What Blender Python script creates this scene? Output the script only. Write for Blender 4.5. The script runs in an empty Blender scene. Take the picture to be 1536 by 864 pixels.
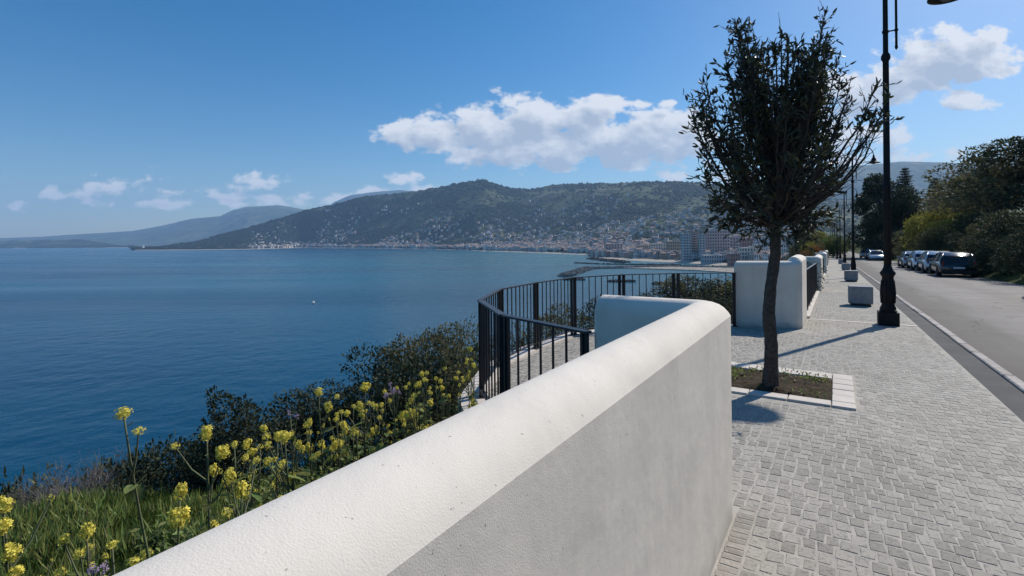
import bpy, math, random
import numpy as np
from mathutils import Vector, Matrix
C = bpy.context.scene.collection
scene = bpy.context.scene
random.seed(7); rng = np.random.default_rng(7)
R = math.radians
PI = math.pi
# ------------------------------------------------------------------ camera
cam = bpy.data.cameras.new('camera'); camo = bpy.data.objects.new('camera', cam); C.objects.link(camo)
cam.sensor_width = 36; cam.lens = 36 * 754 / 1536; cam.shift_y = -0.0475; cam.clip_start = .05; cam.clip_end = 40000
camo.location = (0, 0, 1.4)
camo.matrix_world = Matrix.Translation((0, 0, 1.4)) @ Matrix.Rotation(R(90), 4, 'X') @ Matrix.Rotation(R(-.55), 4, 'Z')
scene.camera = camo
# ------------------------------------------------------------------ light
SUN_AZ, SUN_EL = 51.5, 37.5
sl = bpy.data.lights.new('sun', 'SUN'); sl.energy = 5.0; sl.angle = R(.53); sl.color = (1, .94, .85)
so = bpy.data.objects.new('sun', sl); C.objects.link(so)
sd = Vector((math.sin(R(SUN_AZ)) * math.cos(R(SUN_EL)), math.cos(R(SUN_AZ)) * math.cos(R(SUN_EL)), math.sin(R(SUN_EL))))
so.rotation_euler = (-sd).to_track_quat('-Z', 'Y').to_euler(); so.location = (30, 30, 60)
scene.view_settings.view_transform = 'Standard'; scene.view_settings.look = 'None'
scene.view_settings.exposure = 0.06; scene.view_settings.gamma = 1
try: scene.cycles.use_denoising = True
except Exception: pass
scene.cycles.max_bounces = 6; scene.cycles.diffuse_bounces = 1; scene.cycles.volume_bounces = 1; scene.cycles.transparent_max_bounces = 6

def world():
    w = bpy.data.worlds.new('World'); scene.world = w; w.use_nodes = True
    nt = w.node_tree; nt.nodes.clear(); N = nt.nodes.new; L = nt.links.new
    out = N('ShaderNodeOutputWorld'); sky = N('ShaderNodeTexSky'); sky.sky_type = 'NISHITA'; sky.sun_disc = False
    sky.sun_elevation = R(SUN_EL); sky.sun_rotation = R(SUN_AZ); sky.air_density = 1.0; sky.dust_density = .45; sky.ozone_density = 2.5; sky.altitude = 50
    bg = N('ShaderNodeBackground'); bg.inputs[1].default_value = .104
    hsv = N('ShaderNodeHueSaturation'); hsv.inputs['Saturation'].default_value = 1.48; L(sky.outputs[0], hsv.inputs['Color']); L(hsv.outputs[0], bg.inputs[0])
    # cloud density group, in tangent coordinates of the direction (x/y, z/y)
    g = bpy.data.node_groups.new('cloud_density', 'ShaderNodeTree')
    g.interface.new_socket('p', in_out='INPUT', socket_type='NodeSocketVector'); g.interface.new_socket('d', in_out='OUTPUT', socket_type='NodeSocketFloat')
    gi = g.nodes.new('NodeGroupInput'); go = g.nodes.new('NodeGroupOutput'); GN = g.nodes.new; GL = g.links.new
    EL = [(615, 204, 50, 24, 1), (660, 200, 60, 30, 1), (730, 196, 75, 40, 1), (800, 184, 80, 40, 1), (870, 178, 70, 32, .95), (908, 164, 34, 22, 1.1), (760, 222, 90, 30, 1),
          (850, 228, 120, 26, .95), (930, 222, 100, 34, 1.05), (990, 205, 75, 36, 1.1), (1035, 215, 55, 40, .9), (958, 157, 26, 8, .75), (1002, 154, 17, 7, .75),
          (90, 295, 50, 9, .5), (195, 280, 80, 18, .56), (260, 288, 60, 10, .42), (385, 273, 50, 16, .66), (400, 296, 150, 9, .5), (300, 304, 300, 9, .40), (605, 268, 36, 12, .7), (560, 293, 80, 14, .75),
          (640, 284, 60, 10, .5), (1440, 84, 90, 44, 1.15), (1385, 108, 80, 30, 1.05), (1490, 80, 40, 16, .7), (1450, 147, 48, 18, .85), (1300, 140, 70, 34, 1.0), (1340, 203, 40, 14, .6), (1275, 205, 60, 26, .8), (1060, 262, 90, 14, .5), (1240, 240, 120, 16, .5), (1400, 232, 120, 14, .4)]
    acc = None
    for cx, cy, rx, ry, wt in EL:
        u, v = (cx - 768) / 754, (359 - cy) / 754 - .0096 * (cx - 768) / 754
        kx, ky = 754 / (rx * 1.4), 754 / (ry * 1.4)
        m = GN('ShaderNodeVectorMath'); m.operation = 'MULTIPLY_ADD'; GL(gi.outputs[0], m.inputs[0]); m.inputs[1].default_value = (kx, ky, 0); m.inputs[2].default_value = (-u * kx, -v * ky, 0)
        l = GN('ShaderNodeVectorMath'); l.operation = 'LENGTH'; GL(m.outputs[0], l.inputs[0])
        s = GN('ShaderNodeMath'); s.operation = 'MULTIPLY_ADD'; GL(l.outputs['Value'], s.inputs[0]); s.inputs[1].default_value = -wt; s.inputs[2].default_value = wt
        if acc is None: acc = s
        else:
            x = GN('ShaderNodeMath'); x.operation = 'SMOOTH_MAX'; x.inputs[2].default_value = .12; GL(acc.outputs[0], x.inputs[0]); GL(s.outputs[0], x.inputs[1]); acc = x
    n1 = GN('ShaderNodeTexNoise'); n1.inputs['Scale'].default_value = 15; n1.inputs['Detail'].default_value = 9; n1.inputs['Roughness'].default_value = .6
    sc_ = GN('ShaderNodeVectorMath'); sc_.operation = 'MULTIPLY'; sc_.inputs[1].default_value = (1, 1.5, 1); GL(gi.outputs[0], sc_.inputs[0]); GL(sc_.outputs[0], n1.inputs['Vector'])
    a = GN('ShaderNodeMath'); a.operation = 'MULTIPLY_ADD'; GL(n1.outputs['Fac'], a.inputs[0]); a.inputs[1].default_value = 3.2; a.inputs[2].default_value = -1.86
    b = GN('ShaderNodeMath'); b.operation = 'MULTIPLY_ADD'; GL(acc.outputs[0], b.inputs[0]); b.inputs[1].default_value = 1.45; GL(a.outputs[0], b.inputs[2])
    GL(b.outputs[0], go.inputs[0])
    tc = N('ShaderNodeTexCoord'); sp = N('ShaderNodeSeparateXYZ'); L(tc.outputs['Generated'], sp.inputs[0])
    my = N('ShaderNodeMath'); my.operation = 'MAXIMUM'; L(sp.outputs[1], my.inputs[0]); my.inputs[1].default_value = .05
    dx = N('ShaderNodeMath'); dx.operation = 'DIVIDE'; L(sp.outputs[0], dx.inputs[0]); L(my.outputs[0], dx.inputs[1])
    dz = N('ShaderNodeMath'); dz.operation = 'DIVIDE'; L(sp.outputs[2], dz.inputs[0]); L(my.outputs[0], dz.inputs[1])
    cb = N('ShaderNodeCombineXYZ'); L(dx.outputs[0], cb.inputs[0]); L(dz.outputs[0], cb.inputs[1])
    g1 = N('ShaderNodeGroup'); g1.node_tree = g; L(cb.outputs[0], g1.inputs[0])
    of = N('ShaderNodeVectorMath'); of.operation = 'ADD'; L(cb.outputs[0], of.inputs[0]); of.inputs[1].default_value = (.022, .026, 0)
    g2 = N('ShaderNodeGroup'); g2.node_tree = g; L(of.outputs[0], g2.inputs[0])
    al = N('ShaderNodeMapRange'); al.interpolation_type = 'SMOOTHSTEP'; L(g1.outputs[0], al.inputs['Value']); al.inputs['From Min'].default_value = 0.0; al.inputs['From Max'].default_value = .46; al.inputs['To Max'].default_value = .93
    sh = N('ShaderNodeMapRange'); L(g2.outputs[0], sh.inputs['Value']); sh.inputs['From Min'].default_value = .1; sh.inputs['From Max'].default_value = .95
    col = N('ShaderNodeMixRGB'); L(sh.outputs[0], col.inputs[0]); col.inputs[1].default_value = (.90, .90, .92, 1); col.inputs[2].default_value = (.46, .51, .61, 1)
    cbg = N('ShaderNodeBackground'); cbg.inputs[1].default_value = 1; L(col.outputs[0], cbg.inputs[0])
    front = N('ShaderNodeMapRange'); L(sp.outputs[1], front.inputs['Value']); front.inputs['From Min'].default_value = .05; front.inputs['From Max'].default_value = .3
    am = N('ShaderNodeMath'); am.operation = 'MULTIPLY'; L(al.outputs[0], am.inputs[0]); L(front.outputs[0], am.inputs[1])
    mx = N('ShaderNodeMixShader'); L(am.outputs[0], mx.inputs[0]); L(bg.outputs[0], mx.inputs[1]); L(cbg.outputs[0], mx.inputs[2])
    L(mx.outputs[0], out.inputs[0])
    w.cycles.sampling_method = 'MANUAL'; w.cycles.sample_map_resolution = 512
world()

# ------------------------------------------------------------------ helpers
def mat(name, col, rough=.7, spec=.4, metal=0, **k):
    """principled with procedural variation. k: scale, var (colour 2), amt, bump, bscale, island, obj, col3"""
    m = bpy.data.materials.new(name); m.use_nodes = True; nt = m.node_tree; N = nt.nodes.new; L = nt.links.new
    p = nt.nodes['Principled BSDF']; p.inputs['Roughness'].default_value = rough; p.inputs['Metallic'].default_value = metal
    p.inputs['Specular IOR Level'].default_value = spec
    c = None
    rgb = N('ShaderNodeRGB'); rgb.outputs[0].default_value = (*col, 1); c = rgb.outputs[0]
    geo = N('ShaderNodeNewGeometry')
    vec = geo.outputs['Position']
    if k.get('local'):
        tcn = N('ShaderNodeTexCoord'); vec = tcn.outputs['Object']
    if 'var' in k:
        n = N('ShaderNodeTexNoise'); n.inputs['Scale'].default_value = k.get('scale', 3); n.inputs['Detail'].default_value = k.get('detail', 6); n.inputs['Roughness'].default_value = .6; L(vec, n.inputs['Vector'])
        r = N('ShaderNodeMapRange'); L(n.outputs['Fac'], r.inputs['Value']); r.inputs['From Min'].default_value = k.get('lo', .35); r.inputs['From Max'].default_value = k.get('hi', .65)
        x = N('ShaderNodeMixRGB'); L(r.outputs[0], x.inputs[0]); L(c, x.inputs[1]); x.inputs[2].default_value = (*k['var'], 1); c = x.outputs[0]
    if 'var2' in k:
        n = N('ShaderNodeTexNoise'); n.inputs['Scale'].default_value = k.get('scale2', 30); n.inputs['Detail'].default_value = 4; L(vec, n.inputs['Vector'])
        r = N('ShaderNodeMapRange'); L(n.outputs['Fac'], r.inputs['Value']); r.inputs['From Min'].default_value = k.get('lo2', .5); r.inputs['From Max'].default_value = k.get('hi2', .7)
        x = N('ShaderNodeMixRGB'); L(r.outputs[0], x.inputs[0]); L(c, x.inputs[1]); x.inputs[2].default_value = (*k['var2'], 1); c = x.outputs[0]
    if 'island' in k:
        s = N('ShaderNodeMath'); s.operation = 'ADD'; L(geo.outputs['Random Per Island'], s.inputs[0])
        oi = N('ShaderNodeObjectInfo'); L(oi.outputs['Random'], s.inputs[1])
        f = N('ShaderNodeMath'); f.operation = 'FRACT'; L(s.outputs[0], f.inputs[0])
        lo, hi = k['island']
        r = N('ShaderNodeMapRange'); L(f.outputs[0], r.inputs['Value']); r.inputs['To Min'].default_value = lo; r.inputs['To Max'].default_value = hi
        hs = N('ShaderNodeHueSaturation'); L(c, hs.inputs['Color']); L(r.outputs[0], hs.inputs['Value']); c = hs.outputs[0]
        if 'hue' in k:
            f2 = N('ShaderNodeMath'); f2.operation = 'MULTIPLY'; L(f.outputs[0], f2.inputs[0]); f2.inputs[1].default_value = 7.31
            f3 = N('ShaderNodeMath'); f3.operation = 'FRACT'; L(f2.outputs[0], f3.inputs[0])
            r2 = N('ShaderNodeMapRange'); L(f3.outputs[0], r2.inputs['Value']); r2.inputs['To Min'].default_value = .5 - k['hue']; r2.inputs['To Max'].default_value = .5 + k['hue']
            L(r2.outputs[0], hs.inputs['Hue'])
    L(c, p.inputs['Base Color'])
    if 'bump' in k:
        n = N('ShaderNodeTexNoise'); n.inputs['Scale'].default_value = k.get('bscale', 60); n.inputs['Detail'].default_value = 5; L(vec, n.inputs['Vector'])
        b = N('ShaderNodeBump'); b.inputs['Strength'].default_value = k.get('bstr', .6); b.inputs['Distance'].default_value = k['bump']; L(n.outputs['Fac'], b.inputs['Height']); L(b.outputs[0], p.inputs['Normal'])
    if 'trans' in k:
        t = N('ShaderNodeBsdfTranslucent'); L(c, t.inputs[0]); x = N('ShaderNodeMixShader'); x.inputs[0].default_value = k['trans']
        L(p.outputs[0], x.inputs[1]); L(t.outputs[0], x.inputs[2]); L(x.outputs[0], nt.nodes['Material Output'].inputs[0])
    return m

def tag(o, label=None, cat=None, group=None, kind=None):
    if label: o['label'] = label
    if cat: o['category'] = cat
    if group: o['group'] = group
    if kind: o['kind'] = kind
    return o
def empty(name, loc=(0, 0, 0), rz=0, **k):
    o = bpy.data.objects.new(name, None); C.objects.link(o); o.location = loc; o.rotation_euler = (0, 0, rz); o.empty_display_size = .1
    return tag(o, **k)
def link(name, me, parent=None, loc=(0, 0, 0), rot=(0, 0, 0), sc=(1, 1, 1), **k):
    o = bpy.data.objects.new(name, me); C.objects.link(o); o.parent = parent; o.location = loc; o.rotation_euler = rot; o.scale = sc
    return tag(o, **k)
def copy_tree(o, parent=None):
    c = o.copy(); C.objects.link(c); c.parent = parent
    for ch in list(kids.get(o.name, ())): copy_tree(ch, c)
    return c
kids = {}
class MB:
    def __init__(s): s.v = []; s.f = []; s.m = []; s.n = 0; s.mi = 0; s.sm = []; s.smooth = False
    def add(s, v, f, mi=None, smooth=None):
        b = len(s.v); s.v += [tuple(p) for p in v]; s.f += [tuple(i + b for i in q) for q in f]
        s.m += [s.mi if mi is None else mi] * len(f); s.sm += [s.smooth if smooth is None else smooth] * len(f)
    def box(s, c, h, rz=0, mi=None, taper=1):
        cs, sn = math.cos(rz), math.sin(rz); v = []
        for z in (-1, 1):
            t = taper if z > 0 else 1
            for x, y in ((-1, -1), (1, -1), (1, 1), (-1, 1)):
                X, Y = x * h[0] * t, y * h[1] * t; v.append((c[0] + X * cs - Y * sn, c[1] + X * sn + Y * cs, c[2] + z * h[2]))
        s.add(v, [(0, 3, 2, 1), (4, 5, 6, 7), (0, 1, 5, 4), (1, 2, 6, 5), (2, 3, 7, 6), (3, 0, 4, 7)], mi, False)
    def tube(s, pts, rad, n=8, mi=None, cap=True):
        pts = [Vector(p) for p in pts]
        if not hasattr(rad, '__len__'): rad = [rad] * len(pts)
        v = []; f = []; k = len(pts); up = None
        for i, p in enumerate(pts):
            d = (pts[min(i + 1, k - 1)] - pts[max(i - 1, 0)]).normalized()
            if up is None: up = Vector((0, 0, 1)) if abs(d.z) < .9 else Vector((1, 0, 0))
            a = d.cross(up).normalized(); b = a.cross(d).normalized(); up = b
            for j in range(n):
                t = 2 * PI * j / n; v.append(p + a * math.cos(t) * rad[i] + b * math.sin(t) * rad[i])
        for i in range(k - 1):
            for j in range(n):
                f.append((i * n + j, i * n + (j + 1) % n, (i + 1) * n + (j + 1) % n, (i + 1) * n + j))
        if cap: f.append(tuple(range(n))[::-1]); f.append(tuple((k - 1) * n + j for j in range(n)))
        s.add(v, f, mi, True)
    def lathe(s, prof, n=16, c=(0, 0, 0), mi=None, smooth=True, ax='z'):
        v = []; f = []
        for r, z in prof:
            for j in range(n):
                t = 2 * PI * j / n
                q = (r * math.cos(t), r * math.sin(t), z)
                if ax == 'x': q = (z, q[0], q[1])
                if ax == 'y': q = (q[0], z, q[1])
                v.append((c[0] + q[0], c[1] + q[1], c[2] + q[2]))
        for i in range(len(prof) - 1):
            for j in range(n): f.append((i * n + j, i * n + (j + 1) % n, (i + 1) * n + (j + 1) % n, (i + 1) * n + j))
        f.append(tuple(range(n))[::-1]); f.append(tuple((len(prof) - 1) * n + j for j in range(n)))
        s.add(v, f, mi, smooth)
    def mesh(s, name, mats):
        me = bpy.data.meshes.new(name); me.from_pydata(s.v, [], s.f)
        for m in (mats if isinstance(mats, (list, tuple)) else [mats]): me.materials.append(m)
        me.polygons.foreach_set('material_index', s.m); me.polygons.foreach_set('use_smooth', s.sm); me.update()
        return me
    def build(s, name, mats, parent=None, **k): return link(name, s.mesh(name, mats), parent, **k)
def recalc(me, bevel=0, seg=2, ang=30):
    import bmesh
    b = bmesh.new(); b.from_mesh(me); bmesh.ops.recalc_face_normals(b, faces=b.faces)
    if bevel:
        es = [e for e in b.edges if len(e.link_faces) == 2 and e.calc_face_angle(0) > R(ang)]
        bmesh.ops.bevel(b, geom=es, offset=bevel, segments=seg, affect='EDGES', profile=.5)
    b.to_mesh(me); b.free(); return me
def np_mesh(name, V, F, mats, mi=None, smooth=False):
    V = np.asarray(V, dtype=np.float32); F = np.asarray(F, dtype=np.int32); k = F.shape[1]
    me = bpy.data.meshes.new(name); me.vertices.add(len(V)); me.vertices.foreach_set('co', V.ravel())
    me.loops.add(F.size); me.loops.foreach_set('vertex_index', F.ravel())
    me.polygons.add(len(F)); me.polygons.foreach_set('loop_start', np.arange(0, F.size, k, dtype=np.int32)); me.polygons.foreach_set('loop_total', np.full(len(F), k, dtype=np.int32))
    for m in (mats if isinstance(mats, (list, tuple)) else [mats]): me.materials.append(m)
    if mi is not None: me.polygons.foreach_set('material_index', np.asarray(mi, dtype=np.int32))
    me.polygons.foreach_set('use_smooth', np.full(len(F), smooth)); me.update(calc_edges=True); me.validate()
    return me
def unit(v): return v / (np.linalg.norm(v, axis=-1, keepdims=True) + 1e-9)
def leaves(P, D, Ln, W, up=None):
    """diamond leaves, one quad each: P base (n,3), D direction"""
    n = len(P); D = unit(D); rnd = unit(rng.normal(size=(n, 3))) if up is None else unit(up + rng.normal(size=(n, 3)) * .35)
    S = unit(np.cross(D, rnd)); Nn = np.cross(S, D)
    Ln = np.broadcast_to(Ln, (n,))[:, None]; W = np.broadcast_to(W, (n,))[:, None]
    V = np.stack([P, P + D * Ln * .45 + S * W * .5 + Nn * W * .12, P + D * Ln, P + D * Ln * .45 - S * W * .5 + Nn * W * .12], 1).reshape(-1, 3)
    F = np.arange(4 * n).reshape(n, 4)
    return V, F
def fbm(x, y, sc, oct=5, seed=0, rough=.5):
    x = np.asarray(x) / sc; y = np.asarray(y) / sc; tot = 0; amp = 1; s = 0
    for o in range(oct):
        X = x * 2 ** o + 17.3 * o + seed; Y = y * 2 ** o - 9.1 * o + seed * 1.7
        xi = np.floor(X).astype(np.int64); yi = np.floor(Y).astype(np.int64); fx = X - xi; fy = Y - yi; fx = fx * fx * (3 - 2 * fx); fy = fy * fy * (3 - 2 * fy)
        def h(a, b):
            q = (a * 374761393 + b * 668265263 + 1013904223) & 0xffffffff; q = ((q ^ (q >> 13)) * 1274126177) & 0xffffffff; return ((q ^ (q >> 16)) & 0xffff) / 65535.
        v = (h(xi, yi) * (1 - fx) + h(xi + 1, yi) * fx) * (1 - fy) + (h(xi, yi + 1) * (1 - fx) + h(xi + 1, yi + 1) * fx) * fy
        tot = tot + v * amp; s += amp; amp *= rough
    return tot / s

# ------------------------------------------------------------------ road frame: s along the road, a to its right
TH = math.atan(487 / 754); DX, DY = math.sin(TH), math.cos(TH); SEA = -45.0
def shift(s): s = np.clip(s, 0, 260); return -9e-5 * s * s
def zroad(s):
    q = np.minimum(s, 320); return -.0264 * q + 4.1e-5 * np.where(q > 0, q, 0) ** 2 - 36 * np.clip((s - 260) / 500, 0, 1) ** 1.3
def W(s, a, z=0):
    a2 = a + float(shift(s)); return Vector((s * DX + a2 * DY, s * DY - a2 * DX, float(zroad(np.float64(s))) + z))
def heading(s):  # rotation about z so that local +Y runs along the road
    d = W(s + .5, 0) - W(s - .5, 0); return math.atan2(-d.x, d.y)
def frame(s, a, z=0): return Matrix.Translation(W(s, a, z)) @ Matrix.Rotation(heading(s), 4, 'Z')

# terrain -----------------------------------------------------------
PXC = [-600, 0, 182, 192, 200, 300, 370, 410, 450, 600, 720, 800, 885, 893, 960, 1030, 1100, 1180, 1260, 1400, 2200]
CO = [6200, 5735, 5466, 5300, 3210, 3080, 3124, 3400, 3683, 2821, 2058, 1723, 1420, 1180, 1029, 921, 795, 640, 500, 420, 300]
PXR = [-600, 190, 200, 240, 300, 370, 450, 545, 640, 720, 830, 960, 1100, 1250, 1400, 2200]
RI = [7600, 7200, 3550, 3700, 3900, 4000, 4150, 4200, 4100, 4000, 4300, 3600, 3300, 3300, 3300, 3300]
SKX = [-600, 0, 120, 189, 200, 235, 300, 330, 365, 400, 440, 475, 520, 545, 600, 650, 680, 700, 715, 728, 745, 760, 790, 803, 830, 870, 900, 960, 1000, 1040, 1110, 1200, 1260, 1330, 1500, 2200]
SKY = [361, 361, 359, 371, 372, 371.5, 362, 353, 345, 335, 322, 312, 304, 295, 290, 283, 277, 274, 271, 270.5, 276, 281, 284, 283.5, 277, 275, 275.5, 273, 273, 274, 280, 292, 300, 296, 300, 300]
M2X = [-600, 60, 150, 200, 240, 290, 330, 350, 370, 420, 450, 500, 640, 700, 1000, 1150, 1250, 1300, 1350, 1400, 1450, 1536, 2200]
M2Y = [359, 355, 350, 347, 340, 329, 325, 316, 311, 309, 314, 325, 330, 330, 335, 290, 252, 249, 245, 246, 247, 242, 240]
M3X = [400, 470, 500, 525, 560, 600, 640, 685, 740, 800]; M3Y = [420, 330, 304, 293, 288, 285, 288, 292, 306, 420]
def sky2z(px, py, D): return 1.4 + (359 - .0096 * (px - 768) - py) / 754 * D
def far_z(px, r, x, y):
    u = (px - 768) / 754; dep = r / np.sqrt(1 + u * u)
    Cc = np.interp(px, PXC, CO); Rr = np.interp(px, PXR, RI); Hr = sky2z(px, np.interp(px, SKX, SKY), Rr)
    wob = (fbm(x, y, 300, 3, 5) - .5) * 60; t = (dep - Cc - wob) / (Rr - Cc); tf = np.clip((t - .10) / .90, 0, 1)
    big = fbm(x, y, 900, 5, 3) - .5; sm = fbm(x, y, 160, 4, 8) - .5
    land = SEA + 1.0 + 3.5 * np.clip((dep - Cc - wob) / 60, -1.6, 1) + (Hr - SEA - 4) * tf ** 1.35 + (big * 230 + sm * 46) * np.clip(tf * 2.2, 0, 1) * np.clip((1 - tf) * 1.8, 0, 1) * np.clip((Hr + 30) / 400, 0, 1)
    back = np.clip(Hr - (dep - Rr) * .22, SEA + 5, 9e9)
    land = np.where(dep > Rr, back, land)
    R2 = np.interp(px, [900, 1150], [11800, 7500]); H2 = sky2z(px, np.interp(px, M2X, M2Y), R2)
    q = (dep - R2) / (R2 * .3); m2 = (H2 - SEA) * np.clip(1 - q * q, 0, 1) ** 1.2 + SEA + (fbm(x, y, 700, 5, 2) - .5) * 180 * np.clip((H2 + 20) / 500, 0, 1) * np.clip(abs(q) * 2, 0, 1) * np.clip(1.2 - abs(q), 0, 1)
    H3 = sky2z(px, np.interp(px, M3X, M3Y), 12900); q = (dep - 12900) / 1000; m3 = (H3 - SEA) * np.clip(1 - q * q, 0, 1) + SEA
    m2 = np.where((dep < Cc), -60, m2)
    return np.maximum(np.maximum(land, m2), np.where(dep > 11800, m3, -60))
def near_z(x, y):
    s = x * DX + y * DY; a = x * DY - y * DX; ap = a - shift(s); zr = zroad(s)
    n = fbm(x, y, 9, 4, 1) - .5; edge = 6.3 + n * 3 + np.clip(s - 20, 0, 60) * .05
    q = -ap - .75
    terr = np.clip(1 - ((s - 6.6) / 4.6) ** 2, 0, 1)           # drop under the belvedere
    left = zr - .16 - np.clip(q, 0, .4) * .4 - np.clip(q, 0, 99) * .17 - np.clip(q - edge, 0, 500) * .85 - terr * .8 * np.clip(q / .6, 0, 1) + n * .25 * np.clip(q / 2, 0, 1)
    q2 = ap - 7.15
    right = zr - .11 + np.clip(q2, 0, 30) * .55 * (1 - np.clip(q2, 0, 30) / 75) + np.clip(q2 - 30, 0, 200) * .12 + n * .4 * np.clip(q2, 0, 2)
    z = np.where(q > 0, left, np.where(q2 > 0, right, zr - .16))
    fade = np.clip((s - 420) / 500, 0, 1)
    return np.maximum(z * (1 - fade) + (-60) * fade, -56)
def tz(x, y):
    x = np.asarray(x, dtype=float); y = np.asarray(y, dtype=float); r = np.hypot(x, y); az = np.arctan2(x, y); px = 768 + 754 * np.tan(np.clip(az, -1.05, 1.05))
    nz = near_z(x, y); f = np.where((r > 280) & (np.abs(az) < 1.35), far_z(px, r, x, y), -60)
    return np.maximum(nz, f)
def T(x, y): return float(tz(np.array([x]), np.array([y]))[0])
def PP(px, dep):  # ground point under a bearing of the photograph
    return (px - 768) / 754 * dep, dep

# ------------------------------------------------------------------ materials
def ground_material():
    m = bpy.data.materials.new('ground_earth_and_grass'); m.use_nodes = True; nt = m.node_tree; N = nt.nodes.new; L = nt.links.new; p = nt.nodes['Principled BSDF']
    p.inputs['Roughness'].default_value = .95; p.inputs['Specular IOR Level'].default_value = .1
    geo = N('ShaderNodeNewGeometry'); P = geo.outputs['Position']
    def noise(sc, det=6, ro=.6):
        n = N('ShaderNodeTexNoise'); n.inputs['Scale'].default_value = sc; n.inputs['Detail'].default_value = det; n.inputs['Roughness'].default_value = ro; L(P, n.inputs['Vector']); return n.outputs['Fac']
    def ramp(f, st):
        r = N('ShaderNodeValToRGB'); L(f, r.inputs[0]); e = r.color_ramp.elements
        e[0].position, e[0].color = st[0][0], (*st[0][1], 1); e[1].position, e[1].color = st[-1][0], (*st[-1][1], 1)
        for q, c in st[1:-1]: n = e.new(q); n.color = (*c, 1)
        return r.outputs[0]
    def mix(f, a, b):
        x = N('ShaderNodeMixRGB'); L(f, x.inputs[0]); L(a, x.inputs[1]); L(b, x.inputs[2]); return x.outputs[0]
    def mr(v, a, b, c=0, d=1):
        r = N('ShaderNodeMapRange'); L(v, r.inputs['Value']); r.inputs['From Min'].default_value = a; r.inputs['From Max'].default_value = b; r.inputs['To Min'].default_value = c; r.inputs['To Max'].default_value = d; return r.outputs[0]
    near = ramp(noise(1.3), [(.3, (.035, .03, .016)), (.5, (.05, .075, .018)), (.7, (.09, .12, .03))])
    hill = ramp(noise(.006, 9, .72), [(.32, (.006, .010, .006)), (.46, (.014, .022, .010)), (.55, (.05, .065, .025)), (.66, (.14, .14, .08))])
    vo = N('ShaderNodeTexVoronoi'); vo.inputs['Scale'].default_value = .011; L(P, vo.inputs['Vector'])
    fields = ramp(vo.outputs['Color'], [(.0, (.010, .018, .008)), (.4, (.05, .08, .025)), (.7, (.10, .11, .05)), (1., (.20, .18, .12))])
    hill = mix(mr(noise(.0022, 4), .47, .56), hill, fields)
    sp = N('ShaderNodeSeparateXYZ'); L(P, sp.inputs[0])
    ln = N('ShaderNodeVectorMath'); ln.operation = 'LENGTH'; L(P, ln.inputs[0])
    c = mix(mr(ln.outputs['Value'], 150, 420), near, hill)
    sand = N('ShaderNodeRGB'); sand.outputs[0].default_value = (.42, .37, .30, 1)
    town = ramp(noise(.05, 6, .8), [(.4, (.03, .035, .025)), (.6, (.16, .15, .14))])
    low = mr(sp.outputs[2], -34, -40)
    isfar = mr(ln.outputs['Value'], 500, 520)
    a = N('ShaderNodeMath'); a.operation = 'MULTIPLY'; L(low, a.inputs[0]); L(isfar, a.inputs[1]); c = mix(a.outputs[0], c, town)
    a = N('ShaderNodeMath'); a.operation = 'MULTIPLY'; L(mr(sp.outputs[2], -42.1, -42.6), a.inputs[0]); L(isfar, a.inputs[1]); c = mix(a.outputs[0], c, sand.outputs[0])
    L(c, p.inputs['Base Color'])
    b = N('ShaderNodeBump'); b.inputs['Distance'].default_value = .05; b.inputs['Strength'].default_value = .8; L(noise(9), b.inputs['Height']); L(b.outputs[0], p.inputs['Normal'])
    return m
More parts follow.
